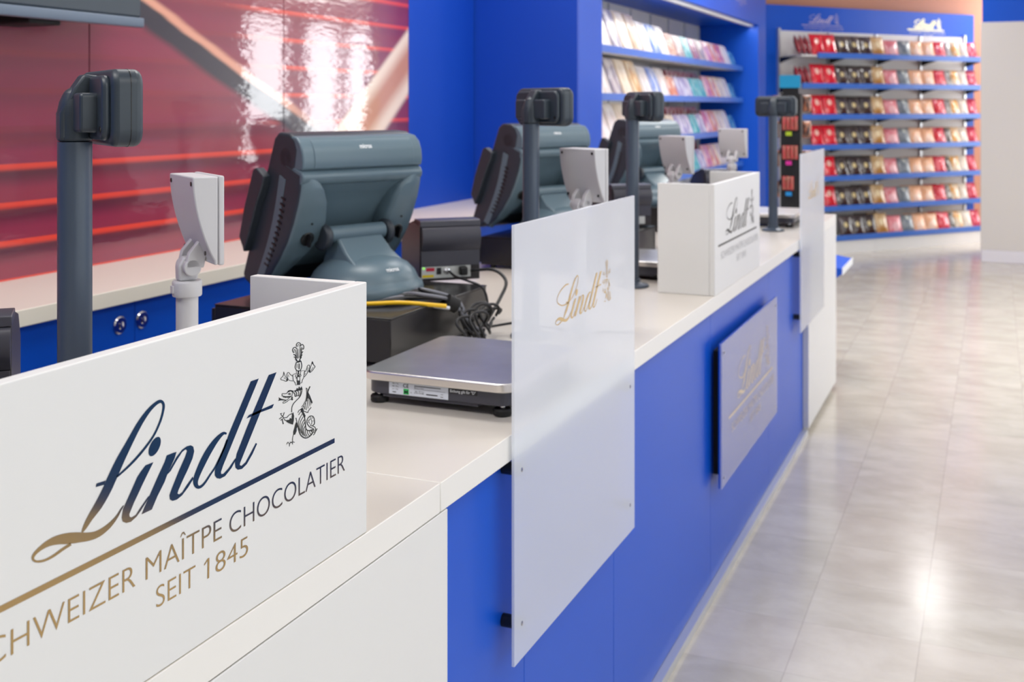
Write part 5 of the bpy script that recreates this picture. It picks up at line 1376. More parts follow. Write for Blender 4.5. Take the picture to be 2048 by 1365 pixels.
def terminal(x, y, z, rz, label):
    t = thing('point_of_sale_terminal', label, 'terminal', (x, y, z), math.radians(rz), 'grey till terminals along the counter')
    T = tilt_T(21.8, 0.222, 0.052)
    HW = 0.19
    # screen slab
    bm = bmesh.new()
    prism(bm, [(-0.04, -0.022), (-0.03, -0.034), (0.004, -0.036), (0.026, -0.012), (0.042, 0.06), (0.050, 0.16), (0.058, 0.25), (0.078, 0.33), (0.070, 0.372), (0.050, 0.392), (0.020, 0.395), (-0.022, 0.382), (-0.036, 0.36)], 'x', -HW, HW,
          T=T)
    slab = new_obj('display_housing', bm, M['teal_dark'], t, bevel=0.010, segs=4, smooth_ang=35)
    # speaker grille rings and vent ribs on the left end
    bm = bmesh.new()
    for r in (0.006, 0.011, 0.016, 0.021):
        n = 26
        A_, B_ = [], []
        for k in range(n):
            a = 2 * math.pi * k / n
            A_.append(bm.verts.new(T((-HW - 0.0006, 0.030 + r * math.cos(a), 0.335 + r * math.sin(a)))))
            B_.append(bm.verts.new(T((-HW - 0.0006, 0.030 + (r + 0.0013) * math.cos(a), 0.335 + (r + 0.0013) * math.sin(a)))))
        for k in range(n):
            bm.faces.new((A_[k], A_[(k + 1) % n], B_[(k + 1) % n], B_[k]))
    flat_obj('speaker_grille', bm, M['black'], slab)
    # upper rear visor with raised lid
    bm = bmesh.new()
    prism(bm, [(0.03, 0.30), (0.030, 0.393), (0.052, 0.3975), (0.074, 0.389), (0.090, 0.374), (0.1025, 0.352), (0.106, 0.336), (0.100, 0.330), (0.08, 0.325)], 'x', -HW + 0.001, HW, T=T)
    vis = new_obj('rear_visor', bm, M['teal'], t, bevel=0.0045, segs=3, smooth_ang=30)
    bm = bmesh.new()
    prism(bm, [(0.062, 0.3945), (0.0755, 0.3900), (0.0915, 0.3752), (0.1045, 0.3525), (0.1070, 0.3375), (0.09, 0.337)], 'x', -HW + 0.035, HW - 0.030, T=T)
    lid = new_obj('cable_lid', bm, M['teal'], vis, bevel=0.0012)
    def on_lid(px, py):
        a_, b_ = Vector((0.0755, 0.3900)), Vector((0.0915, 0.3752))
        d_ = (a_ - b_).normalized()
        p = (a_ + b_) / 2 + d_ * py
        n_ = Vector((-d_.y, d_.x)) * -1
        if n_.x < 0:
            n_ = -n_
        p = p + n_ * 0.0008
        return T((0.005 + px, p.x, p.y))
    bm = bmesh.new()
    text_mesh(bm, 'micros', -0.019, 0.019, -0.0045, 0.0115, on_lid, thin=0.03)
    flat_obj('lettering', bm, M['white_print'], lid)
    # shoulder band under the visor, then the smooth apron down to the hinge
    bm = bmesh.new()
    prism(bm, [(0.05, 0.285), (0.05, 0.327), (0.104, 0.329), (0.117, 0.321), (0.119, 0.308), (0.114, 0.296), (0.09, 0.285)], 'x', -HW, HW, T=T)
    new_obj('rear_shoulder', bm, M['teal'], t, bevel=0.005, segs=3, smooth_ang=35)
    bm = bmesh.new()
    pro = [(0.04, 0.03), (0.04, 0.30), (0.112, 0.302), (0.108, 0.288), (0.097, 0.265), (0.088, 0.23), (0.082, 0.19), (0.075, 0.15), (0.066, 0.11), (0.056, 0.07), (0.050, 0.04)]
    prism(bm, pro, 'x', -0.15, 0.15, T=T)
    new_obj('rear_cover', bm, M['teal'], t, smooth_ang=40)
    # side pods: leaf-shaped cheeks
    def pod(side):
        # outline in (x, s) seen from behind; swept from the slab out to depth d(s)
        def ip(tab, v):
            for (a0, b0), (a1, b1) in zip(tab, tab[1:]):
                if v <= a1:
                    f_ = max(0.0, (v - a0) / (a1 - a0))
                    f_ = f_ * f_ * (3 - 2 * f_) * 0.4 + f_ * 0.6
                    return b0 + (b1 - b0) * f_
            return tab[-1][1]
        INN = [(-0.01, 0.165), (0.03, 0.150), (0.08, 0.127), (0.12, 0.108), (0.16, 0.094), (0.20, 0.094), (0.25, 0.104), (0.28, 0.116), (0.305, 0.134), (0.318, 0.152)]
        DEP = [(-0.01, 0.060), (0.05, 0.094), (0.10, 0.112), (0.15, 0.125), (0.20, 0.130), (0.25, 0.131), (0.29, 0.127), (0.318, 0.116)]
        N = 30
        rows = []
        for i in range(N + 1):
            S_ = -0.008 + 0.326 * i / N
            rows.append((S_, ip(INN, S_), HW + 0.0015, ip(DEP, S_)))
        bm = bmesh.new()
        R = []
        for (S_, a, b, dp) in rows:
            m_ = (a + b) / 2
            pts = [(a, 0.030), (a, dp - 0.016), (a + 0.003, dp - 0.006), (a + 0.009, dp), (m_, dp + 0.001), (b - 0.010, dp - 0.004), (b - 0.003, dp - 0.009), (b, dp - 0.018), (b, 0.040)]
            R.append([bm.verts.new(T((side * p[0], p[1], S_))) for p in pts])
        for q0, q1 in zip(R, R[1:]):
            for i in range(len(q0) - 1):
                bm.faces.new((q0[i], q0[i + 1], q1[i + 1], q1[i]))
            bm.faces.new((q0[-1], q0[0], q1[0], q1[-1]))
        bm.faces.new(R[0])
        bm.faces.new(R[-1])
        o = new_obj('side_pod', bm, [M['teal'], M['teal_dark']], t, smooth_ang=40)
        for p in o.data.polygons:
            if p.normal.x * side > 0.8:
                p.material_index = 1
        # knob and screw hole
        S_, a, b, dp = rows[15]
        cx = side * 0.142
        Tk = lambda p: T((cx + p[0], dp + 0.001 + p[2], S_ + p[1]))
        bm = lathe(bmesh.new(), [(0.0185, -0.004), (0.0185, 0.003), (0.017, 0.0045), (0.0, 0.005)], 28, T=Tk)
        prism(bm, [(-0.0042, 0.004), (0.0042, 0.004), (0.003, 0.017), (-0.003, 0.017)], 'y', -0.0155, 0.0155, T=Tk)
        new_obj('knob', bm, M['black'], o, smooth_ang=35)
        S_, a, b, dp = rows[19]
        Tk2 = lambda p: T((cx + p[0], dp + 0.0028 + p[2], S_ + p[1]))
        bm = lathe(bmesh.new(), [(0.0028, -0.003), (0.0028, 0.0002), (0, 0.0002)], 14, T=Tk2)
        new_obj('screw_hole', bm, M['black'], o)
        return o
    pod(-1)
    pod(1)
    # lighter curved strip carrying the vent ribs
    bm = bmesh.new()
    st_ = [(0.024 + 0.014 * math.sin(math.pi * k / 12), 0.0 + 0.285 * k / 12) for k in range(13)] + [(0.052 + 0.012 * math.sin(math.pi * k / 12), 0.0 + 0.285 * k / 12) for k in range(12, -1, -1)]
    prism(bm, st_, 'x', -HW - 0.0025, -HW + 0.004, T=T)
    new_obj('vent_strip', bm, M['teal'], slab, bevel=0.001)
    # ribbed vent on the left end between slab and pod
    bm = bmesh.new()
    for i in range(13):
        s = 0.05 + i * 0.0155
        d0 = 0.046 + 0.010 * math.sin(math.pi * i / 12) + 0.0006 * i
        box(bm, -HW - 0.0040, -HW + 0.004, d0, d0 + 0.017, s, s + 0.0045, T=T)
    new_obj('vent_ribs', bm, M['black'], slab)
    # card reader on the screen side of the left end
    bm = bmesh.new()
    prism(bm, [(-0.064, 0.262), (-0.052, 0.272), (-0.012, 0.266), (-0.010, 0.24), (-0.018, 0.19), (-0.020, 0.10), (-0.026, 0.048), (-0.036, 0.058), (-0.060, 0.075), (-0.066, 0.15)], 'x', -HW - 0.022, -HW + 0.002, T=T)
    new_obj('card_reader', bm, M['teal_dark'], t, bevel=0.003)
    # hinge and foot
    bm = cyl_between(bmesh.new(), (-0.088, 0.034, 0.156), (0.084, 0.034, 0.156), 0.021, 32)
    new_obj('hinge_barrel', bm, M['teal'], t, smooth_ang=40, bevel=0.003)
    for sx in (-1, 1):
        bm = cyl_between(bmesh.new(), (sx * 0.0885, 0.042, 0.150), (sx * 0.108, 0.042, 0.150), 0.034, 32)
        new_obj('hinge_cheek', bm, M['teal_dark'], t, smooth_ang=40, bevel=0.006)
    bm = bmesh.new()
    lo, up = [], []
    rings = []
    for (hw, y0, y1, zz) in ((0.082, -0.088, 0.07, 0.072), (0.078, -0.052, 0.07, 0.092), (0.074, -0.018, 0.065, 0.112), (0.071, 0.010, 0.060, 0.140), (0.070, 0.022, 0.058, 0.152)):
        rings.append([bm.verts.new(p) for p in ((-hw, y0, zz), (hw, y0, zz), (hw, y1, zz), (-hw, y1, zz))])
    for a, b in zip(rings, rings[1:]):
        for i in range(4):
            bm.faces.new((a[i], a[(i + 1) % 4], b[(i + 1) % 4], b[i]))
    bm.faces.new(rings[0])
    bm.faces.new(rings[-1])
    new_obj('neck', bm, M['teal'], t, bevel=0.006, segs=3)
    bm = lathe(bmesh.new(), [(0.150, 0.0), (0.153, 0.006), (0.153, 0.022), (0.149, 0.034), (0.140, 0.040), (0.138, 0.046), (0.130, 0.062), (0.112, 0.080), (0.085, 0.094), (0.05, 0.101), (0, 0.103)], 56, sx=1.0, sy=0.95)
    dome = new_obj('swivel_base', bm, M['teal'], t, smooth_ang=40)
    def on_dome(px, py):
        # on the front slope (towards -y)
        r = 0.118 - py * 0.72
        xx = px
        yy = -math.sqrt(max(0.0, r * r - xx * xx)) * 0.95
        prof = [(0.138, 0.046), (0.130, 0.062), (0.112, 0.080), (0.085, 0.094)]
        zz = 0.08
        for (ra, za), (rb_, zb) in zip(prof, prof[1:]):
            if rb_ <= r <= ra:
                zz = za + (zb - za) * (ra - r) / (ra - rb_)
        return Vector((xx, yy - 0.001, zz + 0.0016))
    bm = bmesh.new()
    text_mesh(bm, 'micros', -0.019, 0.019, -0.006, 0.0115, on_dome, thin=0.02)
    flat_obj('lettering', bm, M['white_print'], dome)
    return t


def cash_drawer(x0, x1, y0, y1, label, h=0.115):
    t = thing('cash_drawer', label, 'cash drawer', ((x0 + x1) / 2, (y0 + y1) / 2, TOP), 0, 'black cash drawers under the terminals')
    a, b = (x1 - x0) / 2, (y1 - y0) / 2
    new_obj('body', B(-a + 0.012, a, -b, b, 0.012, h - 0.004), M['black_metal'], t, bevel=0.002)
    new_obj('lid', B(-a + 0.012, a + 0.0015, -b - 0.0015, b + 0.0015, h - 0.0035, h), M['black_metal'], t, bevel=0.0012)
    new_obj('drawer_front', B(-a, -a + 0.0115, -b + 0.003, b - 0.003, 0.02, h - 0.012), M['black'], t, bevel=0.002)
    for sx in (-1, 1):
        for sy in (-1, 1):
            new_obj('foot', lathe(bmesh.new(), [(0.011, 0), (0.011, 0.0125)], 16, c=(sx * (a - 0.05), sy * (b - 0.03), 0)), M['black_matt'], t)
    return t


cash_drawer(-1.752, -1.254, 2.24, 2.76, 'black cash drawer under the nearest terminal, its right side facing the weighing scale')
cash_drawer(-1.752, -1.254, 3.78, 4.40, 'black cash drawer under the middle terminal, partly behind the frosted panel')
cash_drawer(-1.752, -1.254, 5.18, 5.70, 'black cash drawer under the farthest terminal, behind the second printed box')
TZ = TOP + 0.1153
terminal(-1.475, 2.50, TZ, 68.1, 'nearest grey till terminal seen from behind, against the red mural')
terminal(-1.52, 3.99, TZ, 68.1, 'middle grey till terminal, partly hidden by a dark pole in front of blue wall')
terminal(-1.535, 5.42, TZ, 68.1, 'farthest grey till terminal, in front of the shelves of wrapped bars')


def printer(x, y, z, head, label, k=1.0, plugs=True):
    """near-left corner at (x, y); width runs along heading 'head' (degrees from +y towards +x)"""
    rz = math.radians(90 - head)
    t = thing('receipt_printer', label, 'printer', (x, y, z), rz, 'charcoal receipt printers')
    W_, D_, H_ = 0.170 * k, 0.20, 0.168
    # side outline (y depth away from camera, z)
    pro = [(0.0, 0.004), (D_, 0.004), (D_, 0.10), (D_ - 0.05, 0.145), (0.045, H_), (0.012, H_ - 0.004), (0.0, H_ - 0.016)]
    bm = prism(bmesh.new(), pro, 'x', 0, W_)
    b = new_obj('body', bm, M['printer_side'], t, bevel=0.002)
    # barrel-shaped rear cover
    arc = [(-0.0005, 0.150)]
    for i in range(13):
        q_ = i / 12
        arc.append((-0.004 - 0.012 * math.sin(math.pi * min(1, q_ * 1.05)) ** 0.7 if q_ < 0.95 else -0.004, 0.150 - 0.063 * q_))
    arc.append((-0.0005, 0.087))
    bm = prism(bmesh.new(), arc, 'x', 0.004, W_ - 0.001)
    new_obj('rear_cover', bm, M['printer'], t, smooth_ang=50)
    new_obj('top_cover', prism(bmesh.new(), [(-0.004, 0.151), (-0.002, H_ - 0.002), (0.010, H_ + 0.001), (0.06, H_ + 0.001), (0.06, H_ - 0.01), (0.0, 0.151)], 'x', 0.0, W_ + 0.001), M['printer'], t, bevel=0.0015)
    new_obj('lower_cover', B(0.002, W_ - 0.002, -0.0045, -0.0005, 0.044, 0.0855), M['printer'], t, bevel=0.001)
    cp = new_obj('connector_plate', B(0.004, W_ * 0.84, -0.002, -0.0004, 0.012, 0.0435), M['panel_light'], t)
    if plugs:
        new_obj('status_light', lathe(bmesh.new(), [(0.0032, 0), (0.0026, 0.001), (0, 0.001)], 14, T=lambda c: Matrix.Translation((0.010, -0.002, 0.0395)) @ Matrix.Rotation(math.radians(90), 4, 'X') @ c), M['led'], cp)
        new_obj('warning_label', B(0.017, 0.040, -0.0026, -0.0021, 0.031, 0.0405), M['red_lab'], cp)
        new_obj('rating_label', B(0.006, 0.038, -0.0026, -0.0021, 0.0145, 0.0215), M['yellow_lab'], cp)
        new_obj('socket', B(0.046, 0.059, -0.004, -0.0021, 0.022, 0.040), M['black'], cp, bevel=0.001)
        Tm = Matrix.Translation((0.074, -0.002, 0.031)) @ Matrix.Rotation(math.radians(90), 4, 'X')
        new_obj('power_jack', lathe(bmesh.new(), [(0.009, 0), (0.009, 0.004), (0.005, 0.005), (0.004, 0.012), (0, 0.012)], 20, T=lambda c: Tm @ c), M['chrome'], cp, smooth_ang=35)
        bm = B(0.108, 0.130, -0.022, -0.0021, 0.018, 0.042)
        new_obj('plug', bm, M['black'], cp, bevel=0.004)
    return t


M['led'] = mat('green_status_light', (0.2, 0.9, 0.1), 0.4)
M['led'].node_tree.nodes['Principled BSDF'].inputs['Emission Color'].default_value = (0.35, 1.0, 0.1, 1)
M['led'].node_tree.nodes['Principled BSDF'].inputs['Emission Strength'].default_value = 1.2
printer(-1.43, 2.715, TZ, 47, 'charcoal receipt printer with cables plugged in, on the nearest cash drawer')
printer(-1.385, 4.24, TZ, 47, 'charcoal receipt printer behind the right edge of the large frosted panel', 1.0, False)
printer(-1.31, 5.46, TZ, 55, 'charcoal receipt printer low behind the second white printed box', 1.0, False)
printer(-1.48, 1.15, TZ - 0.002, 47, 'charcoal receipt printer cut off by the left edge of the frame', 1.0, False)
cash_drawer(-1.752, -1.254, 0.80, 1.30, 'black cash drawer hidden behind the nearest printed box')


def scale(x0, x1, y0, y1, label, labelled=False, base=0.0):
    t = thing('weighing_scale', label, 'scale', ((x0 + x1) / 2, (y0 + y1) / 2, TOP), 0, 'flat steel weighing scales on the worktop')
    a, b = (x1 - x0) / 2, (y1 - y0) / 2
    H_ = 0.066
    pts = rounded_rect(-a, a, -b, b, 0.03, 7)
    bm = prism(bmesh.new(), pts, 'z', H_ - 0.018, H_)
    pan = new_obj('pan', bm, [M['steel'], M['steel_side']], t, bevel=0.0035, segs=3)
    for p in pan.data.polygons:
        if abs(p.normal.z) < 0.6:
            p.material_index = 1
    pts = rounded_rect(-a + 0.008, a - 0.008, -b + 0.012, b - 0.012, 0.03, 6)
    new_obj('body', prism(bmesh.new(), pts, 'z', H_ - 0.046, H_ - 0.0185), M['printer'], t, bevel=0.002)
    new_obj('lower_tray', B(-a + 0.045, a - 0.075, -b + 0.016, b - 0.03, H_ - 0.052, H_ - 0.0462), M['printer'], t, bevel=0.001)
    for sx in (-1, 1):
        for sy in (-1, 1):
            cx, cy = sx * (a - 0.03), sy * (b - 0.03)
            fo = new_obj('foot', lathe(bmesh.new(), [(0.014, 0), (0.018, 0.002), (0.0185, 0.011), (0.016, 0.014), (0.008, 0.0145), (0, 0.0145)], 22, c=(cx, cy, 0)), M['black_matt'], t, smooth_ang=35)
            new_obj('stud', lathe(bmesh.new(), [(0.006, 0.0146), (0.006, 0.0198)], 14, c=(cx, cy, 0)), M['chrome'], fo)
    if labelled:
        yf = -b + 0.012
        new_obj('rating_label', B(-a + 0.062, -a + 0.193, yf - 0.0008, yf - 0.0001, 0.0225, 0.0468), M['label_white'], t)
        lb = [o for o in t.children if o.name.startswith('rating_label')][0]
        yq = yf - 0.0011
        new_obj('green_mark', B(-a + 0.0945, -a + 0.1065, yq, yf - 0.0009, 0.0240, 0.0350), M['green'], lb)
        bm = bmesh.new()
        pl = lambda x, y: Vector((-a + 0.062 + x, yq - 0.0002, 0.0225 + y))
        for (s_, xa, xb, yy, hh) in (('CE', 0.032, 0.044, 0.0150, 0.0072), ('M', 0.0345, 0.0425, 0.0030, 0.0068),
                                     ('Max  5 kg', 0.008, 0.021, 0.0205, 0.0021), ('Min  20 g', 0.008, 0.021, 0.0150, 0.0021), ('e =  2 g', 0.008, 0.020, 0.0095, 0.0021),
                                     ('Made in China', 0.057, 0.078, 0.0158, 0.0019), ('Type   BS 15 U', 0.057, 0.078, 0.0090, 0.0019), ('Nr.', 0.048, 0.052, 0.0056, 0.0019),
                                     ('B157-115-408', 0.057, 0.078, 0.0056, 0.0019), ('12345.0945', 0.059, 0.073, 0.0018, 0.0019)):
            if s_ == '12345.0945':
                continue
            text_mesh(bm, s_, xa, xb, yy, hh, pl, thin=0.01)
        for q in ((0.057, 0.115, 0.0192, 0.0207), (0.056, 0.125, 0.0138, 0.0142), (0.083, 0.108, 0.0048, 0.0068), (0.115, 0.120, 0.0085, 0.0092), (0.1145, 0.1205, 0.0035, 0.0045), (0.008, 0.016, 0.0035, 0.0050)):
            bm.faces.new([bm.verts.new(pl(*p)) for p in ((q[0], q[2]), (q[1], q[2]), (q[1], q[3]), (q[0], q[3]))])
        flat_obj('label_print', bm, M['ink'], lb)
        bm = bmesh.new()
        text_mesh(bm, 'Eichung gilt f\u00fcr "D"', -a + 0.197, -a + 0.252, 0.0385, 0.0052, lambda x, y: Vector((x, yf - 0.0009, y)), thin=0.02)
        strip = new_obj('black_strip', B(-a + 0.1945, -a + 0.255, yf - 0.0006, yf - 0.0001, 0.0365, 0.0468), M['ink'], t)
        flat_obj('strip_print', bm, M['white_print'], strip)
    return t


scale(-1.172, -0.842, 1.965, 2.345, 'nearest steel-topped weighing scale with rating label, between box and frosted panel', True)
scale(-1.245, -0.995, 3.715, 4.045, 'steel-topped weighing scale glimpsed between the frosted panel and second printed box')
scale(-1.25, -0.90, 5.60, 5.98, 'farthest steel-topped weighing scale beside the last dark pole display')

# cables behind the nearest terminal: one tied bundle
bundle = thing('cable_bundle', 'tied bundle of yellow, white and black cables hanging off the nearest cash drawer', 'cables', (-1.25, 2.5, TOP))


def cable(pts, r, m, label, n=8):
    o = new_obj('cable', tube(bmesh.new(), pts, r, n, 8), m, bundle, smooth_ang=60)
    o.matrix_parent_inverse = Matrix.Translation((1.25, -2.5, -TOP))
    if label:
        o['label'] = label
    return o


DT = TOP + 0.1153
cable([(-1.44, 2.325, DT + 0.008), (-1.40, 2.315, DT + 0.010), (-1.35, 2.325, DT + 0.013), (-1.29, 2.37, DT + 0.012), (-1.225, 2.46, DT - 0.006)], 0.0052, M['cable_yellow'], 'yellow network cable lying over the edge of the nearest cash drawer')
cable([(-1.39, 2.335, DT + 0.005), (-1.35, 2.36, DT + 0.006), (-1.31, 2.40, DT + 0.007), (-1.225, 2.48, DT - 0.014)], 0.0045, M['cable_white'], 'white cable running beneath the yellow one into the bundle')
cable([(-1.3665, 2.762, DT + 0.031), (-1.33, 2.73, DT + 0.022), (-1.28, 2.70, DT + 0.018), (-1.235, 2.70, DT + 0.0), (-1.215, 2.68, DT - 0.05), (-1.21, 2.60, DT - 0.106)], 0.0034, M['cable'], 'thin black cable leaving the chrome jack of the printer')
cable([(-1.318, 2.80, DT + 0.03), (-1.25, 2.80, DT + 0.035), (-1.205, 2.78, DT + 0.01), (-1.205, 2.74, DT - 0.03), (-1.215, 2.66, DT - 0.09)], 0.0045, M['cable'], 'thick black cable bending down from the printer plug')
rnd = random.Random(3)
for i in range(10):
    o0 = rnd.uniform(-0.02, 0.03)
    cable([(-1.378 + 0.009 * i, 2.37 + 0.012 * i + rnd.uniform(0, 0.003), DT + 0.006 + 0.0015 * i), (-1.345 + 0.004 * i, 2.40 + 0.009 * i, DT + 0.010 + 0.002 * i), (-1.285, 2.46 + o0 * 0.6, DT + 0.010 + 0.002 * i),
           (-1.235, 2.52 + o0 * 0.5, DT - 0.002), (-1.215, 2.54 + rnd.uniform(-.02, .02), DT - 0.045), (-1.205 + rnd.uniform(-.0, .03), 2.56 + rnd.uniform(-.04, .05), DT - 0.10)],
          0.0036 + 0.0006 * (i % 3), M['cable_grey'] if i in (2, 5, 8) else M['cable'],
          None)
for i, (a, b_, c_) in enumerate(((0.035, 2.56, 0.05), (0.045, 2.60, 0.07), (0.03, 2.50, 0.04), (0.05, 2.64, 0.035), (0.04, 2.62, 0.06), (0.03, 2.57, 0.075), (0.036, 2.53, 0.055))):
    loop = []
    for k in range(10):
        an = 2 * math.pi * k / 9 * 0.92
        loop.append((-1.205 + 0.012 * math.sin(an * 2) + 0.006 * i, b_ + a * math.cos(an), DT - 0.060 + c_ * 0.6 * math.sin(an)))
    cable(loop, 0.0036, M['cable'], None, 5)
cable([(-1.20, 2.66, DT - 0.09), (-1.14, 2.72, DT - 0.085), (-1.08, 2.74, TOP + 0.02), (-0.98, 2.80, TOP + 0.004), (-0.88, 2.84, TOP + 0.004)], 0.0035, M['cable'], 'black cable trailing over the worktop towards the frosted panel')
o = new_obj('strap', cyl_between(bmesh.new(), (-1.240, 2.495, DT - 0.000), (-1.222, 2.514, DT - 0.014), 0.019, 18), M['black_matt'], bundle, smooth_ang=40)
o.matrix_parent_inverse = Matrix.Translation((1.25, -2.5, -TOP))
o = new_obj('adhesive_pad', B(-1.20, -1.165, 2.395, 2.43, TOP, TOP + 0.012), M['white_lam'], bevel=0.002)
tag(o, 'small cream block on the worktop at the back corner of the nearest scale', 'block')

# small cream rolls and bag near the second scale
def bag(x, y):
    t = thing('paper_bag', 'white shopping bag with red and navy spots behind the second printed box', 'bag', (x, y, TOP), math.radians(20))
    bm = bmesh.new()
    rings = []
    for (w, d, z) in ((0.05, 0.035, 0.0), (0.055, 0.04, 0.05), (0.052, 0.036, 0.12), (0.040, 0.022, 0.17), (0.034, 0.01, 0.20)):
        rings.append([bm.verts.new((w * sx * (1 + 0.1 * math.sin(z * 60 + sx)), d * sy, z + (0.012 if (sx > 0 and z > 0.15) else 0))) for sx, sy in ((-1, -1), (0, -1.25), (1, -1), (1, 1), (0, 1.25), (-1, 1))])
    for a, b in zip(rings, rings[1:]):
        for i in range(6):
            bm.faces.new((a[i], a[(i + 1) % 6], b[(i + 1) % 6], b[i]))
    bm.faces.new(rings[0])
    bm.faces.new(rings[-1])
    new_obj('body', bm, mat('white_bag_film', srgb(226, 220, 232), 0.35, bump=(30, 0.5, 0.01)), t, smooth_ang=50)
    for (dx, z, mm) in ((0.02, 0.165, mat('red_spot', srgb(226, 30, 40), 0.4)), (0.03, 0.09, mat('navy_spot', srgb(30, 40, 92), 0.4))):
        bm = lathe(bmesh.new(), [(0.018, 0), (0.018, 0.001), (0, 0.001)], 20, T=lambda c: Matrix.Translation((dx, -0.046 if z < 0.1 else -0.030, z)) @ Matrix.Rotation(math.radians(90), 4, 'X') @ c)
        new_obj('spot', bm, mm, t)
    return t


bag(-1.13, 4.42)

# price-tag cluster and cable under scale two
o = new_obj('cable', tube(bmesh.new(), [(-1.18, 3.80, TOP + 0.004), (-1.05, 3.76, TOP + 0.004), (-0.99, 3.86, TOP + 0.008), (-0.93, 4.05, TOP + 0.005)], 0.005, 6, 8), M['cable'], smooth_ang=60)
tag(o, 'black cable lying on the worktop under the second weighing scale', 'cable')

# white paper slips standing next to the second box
pt = thing('paper_slips', 'small fan of white paper slips beside the last dark pole display', 'paper slips', (-1.10, 5.36, TOP))
for i in range(6):
    bm = B(-0.028, 0.028, -0.0006, 0.0006, 0, 0.115)
    s_ = new_obj('slip', bm, M['white_print'], pt)
    s_.location = (0.006 * i - 0.01, 0.012 * i, 0.0)
    s_.rotation_euler = (math.radians(4), 0, math.radians(-30 + 9 * i))
new_obj('holder', B(-0.04, 0.05, -0.02, 0.075, -0.0, 0.02), M['light_grey'], pt, bevel=0.003)

# black floor-standing tower with hanging packets
st = thing('hanging_display_tower', 'tall narrow black display tower with cyan header card and small hanging packets', 'display', (-1.20, 7.35, 0), math.radians(2))
new_obj('base', B(-0.2, 0.2, -0.2, 0.2, 0, 0.03), M['black'], st, bevel=0.006)
new_obj('column', B(-0.062, 0.062, -0.05, 0.05, 0.03, 1.62), M['black_matt'], st)
hc = new_obj('header_card', B(-0.068, 0.062, -0.054, -0.046, 1.655, 1.735), M['cyan'], st)
hc['label'] = 'cyan header card'
new_obj('card_support', B(-0.05, 0.05, -0.045, -0.035, 1.60, 1.72), M['black_matt'], st)
pk = {'a': wrap_material('hanging_packet_a', srgb(176, 108, 84), srgb(214, 60, 66), 0.3), 'b': wrap_material('hanging_packet_b', srgb(60, 34, 24), srgb(190, 120, 84), 0.3)}
for nm, c in (('yellow', srgb(220, 220, 30)), ('magenta', srgb(230, 50, 160)), ('blue', srgb(30, 150, 220)), ('lime', srgb(190, 214, 50))):
    pk[nm] = mat('hanging_tag_' + nm, c, 0.4)
pme = pouch_mesh('hanging_packet', 0.023, 0.088, 0.014, pk['a'])
pmd = pouch_mesh('hanging_packet', 0.055, 0.105, 0.026, pk['b'])
lv = ['top', 'second', 'third', 'bottom']
for li, (z, tagc) in enumerate(((1.50, None), (1.385, 'lime'), (1.20, 'magenta'), (1.005, 'blue'))):
    if li > 0:
        for k in range(4 if li < 3 else 3):
            o = bpy.data.objects.new('hanging_packet', pme)
            COL.objects.link(o)
            o.location = (-1.20 - 0.036 + 0.0245 * k, 7.35 - 0.068, z)
            o.rotation_euler = (0, 0, math.radians(2))
            tag(o, 'slim pink and bronze packet, %s across the %s tier of the black tower' % (ORD[k], lv[li - 1]), 'packet', 'slim packets hanging on the front of the black tower')
        o = new_obj('price_tag', B(-1.222, -1.185, 7.262, 7.266, z - 0.033, z - 0.008), pk[tagc])
        tag(o, '%s price tag under the %s tier of packets on the black tower' % (tagc, lv[li - 1]), 'price tag')
    # dark packets on both sides
    for sx in (-1, 1):
        o = bpy.data.objects.new('hanging_packet', pmd)
        COL.objects.link(o)
        zz = z + 0.0
        o.location = (-1.20 + sx * 0.098, 7.34, zz + (-0.05 if li else 0.0))
        o.rotation_euler = (0, 0, math.radians(20 * sx))
        tag(o, 'dark brown packet hanging on the %s side of the black tower, %s from the top' % ('left' if sx < 0 else 'right', ORD[li]), 'packet', 'dark packets at the sides of the black tower')

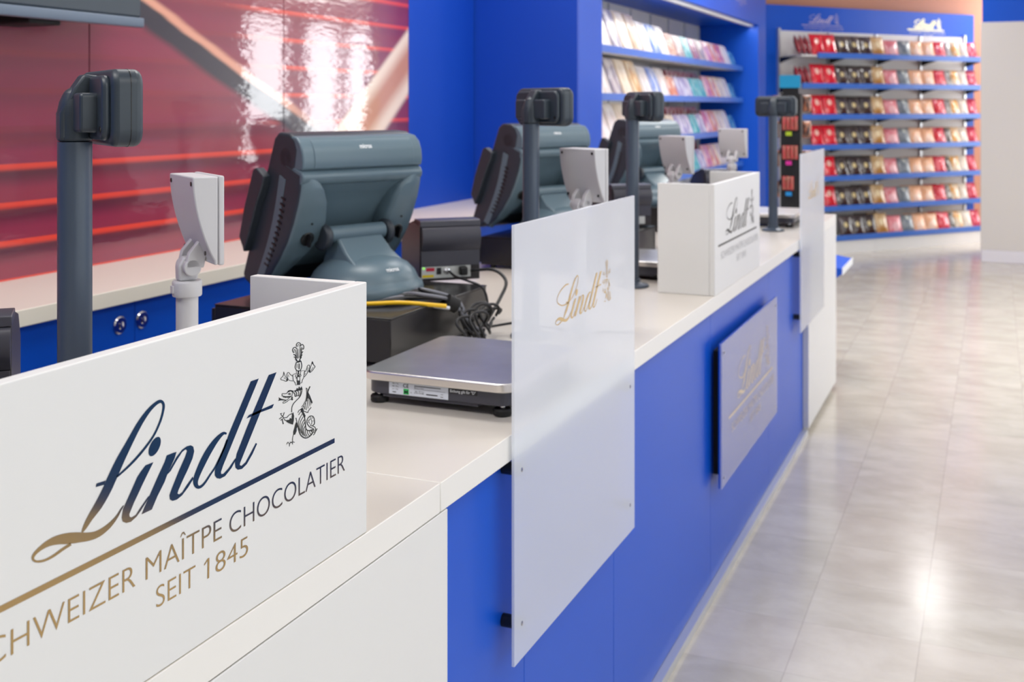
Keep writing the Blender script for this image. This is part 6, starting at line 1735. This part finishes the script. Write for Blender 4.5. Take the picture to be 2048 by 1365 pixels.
# low blue display wedge with white tags beyond the counter end
wd = thing('low_display_ledge', 'small sloping blue shelf with white price tags beyond the white counter end', 'display', (-0.955, 7.0, 0))
bm = prism(bmesh.new(), [(0.0, 0.46), (0.0, 0.62), (0.02, 0.62), (0.14, 0.60), (0.14, 0.57), (0.02, 0.48)], 'y', -0.25, 0.25)
for v in bm.verts:
    v.co.x -= 0.0
new_obj('shelf', bm, M['blue'], wd, bevel=0.002)
new_obj('tag_strip', prism(bmesh.new(), [(0.1402, 0.565), (0.1402, 0.605), (0.1435, 0.605), (0.1435, 0.565)], 'y', -0.25, 0.25), M['white_print'], wd)
new_obj('cabinet', B(-0.035, -0.0005, -0.25, 0.25, 0.0, 0.66), M['white_lam'], wd)
for i in range(5):
    s_ = new_obj('white_tag', B(0.03, 0.065, -0.24 + 0.05 * i, -0.205 + 0.05 * i, 0.622, 0.70), M['white_print'], wd)
# black rounded device on the farthest drawer
dv = thing('rounded_device', 'small black rounded device behind a pale display and above the second box', 'device', (-1.245, 4.62, TOP))
new_obj('body', lathe(bmesh.new(), [(0.05, 0), (0.06, 0.01), (0.062, 0.09), (0.055, 0.20), (0.04, 0.235), (0.0, 0.245)], 28), M['black_matt'], dv, smooth_ang=50)

# luminaires in the ceiling
for i, (lx, ly) in enumerate(LAMPS):
    t = thing('ceiling_luminaire', 'flat rectangular ceiling light out of frame above the shop floor', 'ceiling light', (lx, ly, 3.2), 0, 'ceiling lights')
    bm = bmesh.new()
    for (a, b, c, d) in ((-0.6, 0.6, -0.32, -0.29), (-0.6, 0.6, 0.29, 0.32), (-0.6, -0.57, -0.29, 0.29), (0.57, 0.6, -0.29, 0.29)):
        box(bm, a, b, c, d, -0.09, -0.0005)
    new_obj('frame', bm, M['white_edge'], t)
for i, (lx, ly) in enumerate(SPOTS):
    t = thing('ceiling_spotlight', 'small square recessed ceiling light out of frame before the far display', 'ceiling light', (lx, ly, 3.2), 0, 'recessed ceiling lights')
    bm = bmesh.new()
    for (a, b, c, d) in ((-0.17, 0.17, -0.17, -0.145), (-0.17, 0.17, 0.145, 0.17), (-0.17, -0.145, -0.145, 0.145), (0.145, 0.17, -0.145, 0.145)):
        box(bm, a, b, c, d, -0.02, -0.0005)
    new_obj('frame', bm, M['white_edge'], t)

bpy.context.view_layer.update()
